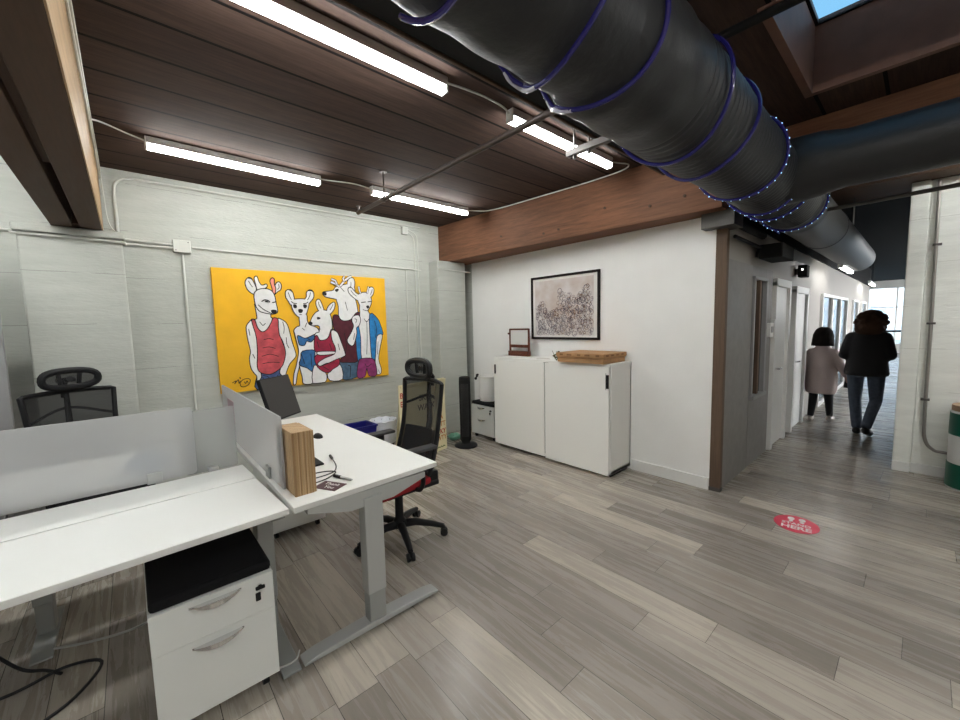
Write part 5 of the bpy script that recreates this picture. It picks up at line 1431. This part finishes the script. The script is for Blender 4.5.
def person(label, loc, rz, P):
    """P: dict of joints (local, facing +X, left = +Y)"""
    t = thing('person', label, 'person', loc, rz)
    s = P['s']
    b = B()
    smooth_loft(b, [(0, 0, P['hip'] - 0.06, 0.09 * s, 0.14 * s), (0, 0, P['hip'], 0.11 * s, 0.16 * s), (0.0, 0, P['hip'] + 0.16 * s, 0.095 * s, 0.13 * s), (0.0, 0, P['sh'] - 0.14, 0.10 * s, 0.14 * s), (0, 0, P['sh'] - 0.04, 0.08 * s, 0.12 * s), (0, 0, P['sh'] + 0.03, 0.055, 0.06)])
    capsule(b, (0, 0, P['sh']), P['head'], 0.055 * s, 0.05 * s)
    head(b, P['head'], s)
    for k in ('L', 'R'):
        limb(b, P['arm' + k], [0.052 * s, 0.042 * s, 0.027 * s])
        limb(b, P['leg' + k], [0.082 * s, 0.056 * s, 0.036 * s])
        f = P['leg' + k][-1]
        capsule(b, f, Vector(f) + Vector(P['toe' + k]), 0.034 * s, 0.026 * s)
        hand(b, P['arm' + k][2], P['hd' + k], P['hs' + k], s, 0.6)
    body = remesh(obj('body', b, 'skin', t), 0.0065, 3)
    return t, body

# --- man in black jacket, mid stride
hip = 0.86; sh = 1.34
P = dict(s=1.0, hip=hip, sh=sh, head=(0.055, -0.02, 1.545),
    armL=[(0, 0.15, 1.28), (-0.04, 0.215, 1.08), (0.17, 0.14, 1.06)], armR=[(0, -0.15, 1.28), (-0.03, -0.215, 1.08), (0.18, -0.13, 1.08)],
    legL=[(0, 0.095, 0.84), (0.05, 0.10, 0.47), (-0.03, 0.05, 0.095)], legR=[(0, -0.095, 0.84), (0.03, -0.105, 0.46), (-0.20, -0.06, 0.14)],
    toeL=(0.13, 0.015, -0.045), toeR=(0.11, -0.02, -0.095), hdL=(0.9, -0.4, 0.1), hdR=(0.9, 0.4, 0.1), hsL=(0.2, 0.2, 0.9), hsR=(0.2, -0.2, 0.9))
t, body = person('person in black jacket and blue jeans walking away down the corridor', (7.35, 0.485, 0), math.radians(-3), P)
b = B()
smooth_loft(b, [(-0.005, 0, 0.80, 0.155, 0.215), (0, 0, 0.84, 0.165, 0.225), (0, 0, 1.0, 0.155, 0.205), (0, 0, 1.2, 0.155, 0.20), (0, 0, 1.29, 0.14, 0.19), (0, 0, 1.36, 0.115, 0.15), (0, 0, 1.41, 0.09, 0.105), (0.01, 0, 1.45, 0.08, 0.085)])
limb(b, [(0, 0.15, 1.30), (-0.04, 0.215, 1.08), (0.14, 0.15, 1.06)], [0.085, 0.07, 0.055]); limb(b, [(0, -0.15, 1.30), (-0.03, -0.215, 1.08), (0.15, -0.14, 1.08)], [0.085, 0.07, 0.055])
remesh(obj('jacket', b, 'jacket_black', t), 0.014, 3)
b = B()
smooth_loft(b, [(0, 0, 0.79, 0.125, 0.175), (0, 0, 0.90, 0.13, 0.18)])
limb(b, [(0, 0.10, 0.82), (0.05, 0.10, 0.47), (-0.03, 0.055, 0.11)], [0.094, 0.068, 0.058]); limb(b, [(0, -0.10, 0.82), (0.03, -0.108, 0.46), (-0.20, -0.06, 0.155)], [0.094, 0.066, 0.055])
remesh(obj('jeans', b, 'jeans', t), 0.012, 3)
for f, d in (((-0.03, 0.05, 0.05), (0.14, 0.015, -0.01)), ((-0.205, -0.06, 0.095), (0.125, -0.02, -0.055))):
    b = B(); capsule(b, Vector(f) + Vector((-0.035, 0, 0)), Vector(f) + Vector(d), 0.048, 0.040)
    for v in b.verts: v.co.z = max(v.co.z, 0.002)
    remesh(obj('shoe', b, 'shoe_dark', t), 0.009, 2)
rr = random.Random(3)
b = B(); sphere(b, (0.01, -0.02, 1.54), 0.125, 1.0, 1.1, 1.1); sphere(b, (-0.06, -0.01, 1.43), 0.11, 0.8, 1.35, 1.0)
for i in range(110):
    a_ = rr.uniform(0, 6.28); el = rr.uniform(-1.2, 1.5)
    d = Vector((math.cos(a_) * math.cos(el), math.sin(a_) * math.cos(el), math.sin(el)))
    if d.x > 0.45 and d.z < 0.5: continue
    sphere(b, Vector((0.0, -0.02, 1.54)) + Vector((d.x * 0.12 - 0.01, d.y * 0.15, d.z * 0.145 - 0.035)), rr.uniform(0.022, 0.036), u=8, v=6)
remesh(obj('curly_hair', b, 'hair_brown', t), 0.011, 1)

# --- woman in mauve coat
P = dict(s=0.87, hip=0.72, sh=1.10, head=(0.02, 0.0, 1.315),
    armL=[(0, 0.12, 1.03), (0.02, 0.20, 0.87), (0.12, 0.17, 0.72)], armR=[(0, -0.12, 1.03), (-0.01, -0.215, 0.88), (0.03, -0.275, 0.71)],
    legL=[(0, 0.08, 0.70), (0.03, 0.09, 0.39), (-0.05, 0.095, 0.08)], legR=[(0, -0.08, 0.70), (0.06, -0.085, 0.39), (0.10, -0.10, 0.08)],
    toeL=(0.11, 0.01, -0.045), toeR=(0.11, -0.015, -0.045), hdL=(0.6, -0.1, -0.8), hdR=(0.15, -0.15, -1), hsL=(0.8, 0.1, 0.6), hsR=(0.95, 0, 0.15))
t, body = person('person with dark bob in a mauve coat and black leggings walking away', (7.83, 1.0, 0), math.radians(-4), P)
b = B()
smooth_loft(b, [(0, 0, 0.44, 0.145, 0.175), (0, 0, 0.50, 0.155, 0.19), (0, 0, 0.70, 0.155, 0.195), (0, 0, 0.85, 0.13, 0.165), (0, 0, 0.97, 0.13, 0.165), (0, 0, 1.05, 0.12, 0.15), (0, 0, 1.11, 0.095, 0.115), (0, 0, 1.16, 0.07, 0.08), (0.005, 0, 1.20, 0.06, 0.06)])
limb(b, [(0, 0.125, 1.055), (0.02, 0.20, 0.87), (0.10, 0.175, 0.745)], [0.068, 0.055, 0.042]); limb(b, [(0, -0.125, 1.055), (-0.01, -0.215, 0.88), (0.025, -0.265, 0.735)], [0.068, 0.055, 0.042])
remesh(obj('coat', b, 'coat_mauve', t), 0.012, 3)
b = B()
limb(b, P['legL'][:2] + [(-0.05, 0.095, 0.10)], [0.085, 0.058, 0.042]); limb(b, P['legR'][:2] + [(0.10, -0.10, 0.10)], [0.085, 0.058, 0.042]); capsule(b, (0, -0.07, 0.70), (0, 0.07, 0.70), 0.10, 0.10)
remesh(obj('leggings', b, 'leggings', t), 0.011, 3)
for f, d in (((-0.05, 0.095, 0.045), (0.12, 0.01, -0.008)), ((0.10, -0.10, 0.045), (0.12, -0.015, -0.008))):
    b = B(); capsule(b, Vector(f) + Vector((-0.03, 0, 0)), Vector(f) + Vector(d), 0.042, 0.035)
    for v in b.verts: v.co.z = max(v.co.z, 0.002)
    remesh(obj('shoe', b, 'shoe_pale', t), 0.009, 2)
b = B(); sphere(b, (-0.005, 0, 1.335), 0.110, 1.05, 1.05, 1.05)
smooth_loft(b, [(-0.05, 0, 1.16, 0.06, 0.11), (-0.045, 0, 1.19, 0.075, 0.128), (-0.035, 0, 1.26, 0.092, 0.128), (-0.01, 0, 1.34, 0.10, 0.115)])
for i in range(26):
    a_ = math.radians(80 + i * 8); capsule(b, (-0.01 + 0.075 * math.cos(a_), 0.105 * math.sin(a_), 1.33), (-0.03 + 0.075 * math.cos(a_), 0.125 * math.sin(a_), 1.165 + 0.012 * (i % 3)), 0.02, 0.011, 8)
remesh(obj('hair', b, 'hair_dark', t), 0.009, 2)
b = bx(-0.008, 0.006, -0.03, 0.03, -0.06, 0.06, 0.003)
o = obj('phone', b, 'black_plastic'); o.location = (7.88, 0.715, 0.60); o.rotation_euler = (0.1, 0.15, 0.2)
tag(o, 'dark phone held in the right hand of the person in mauve', 'phone')
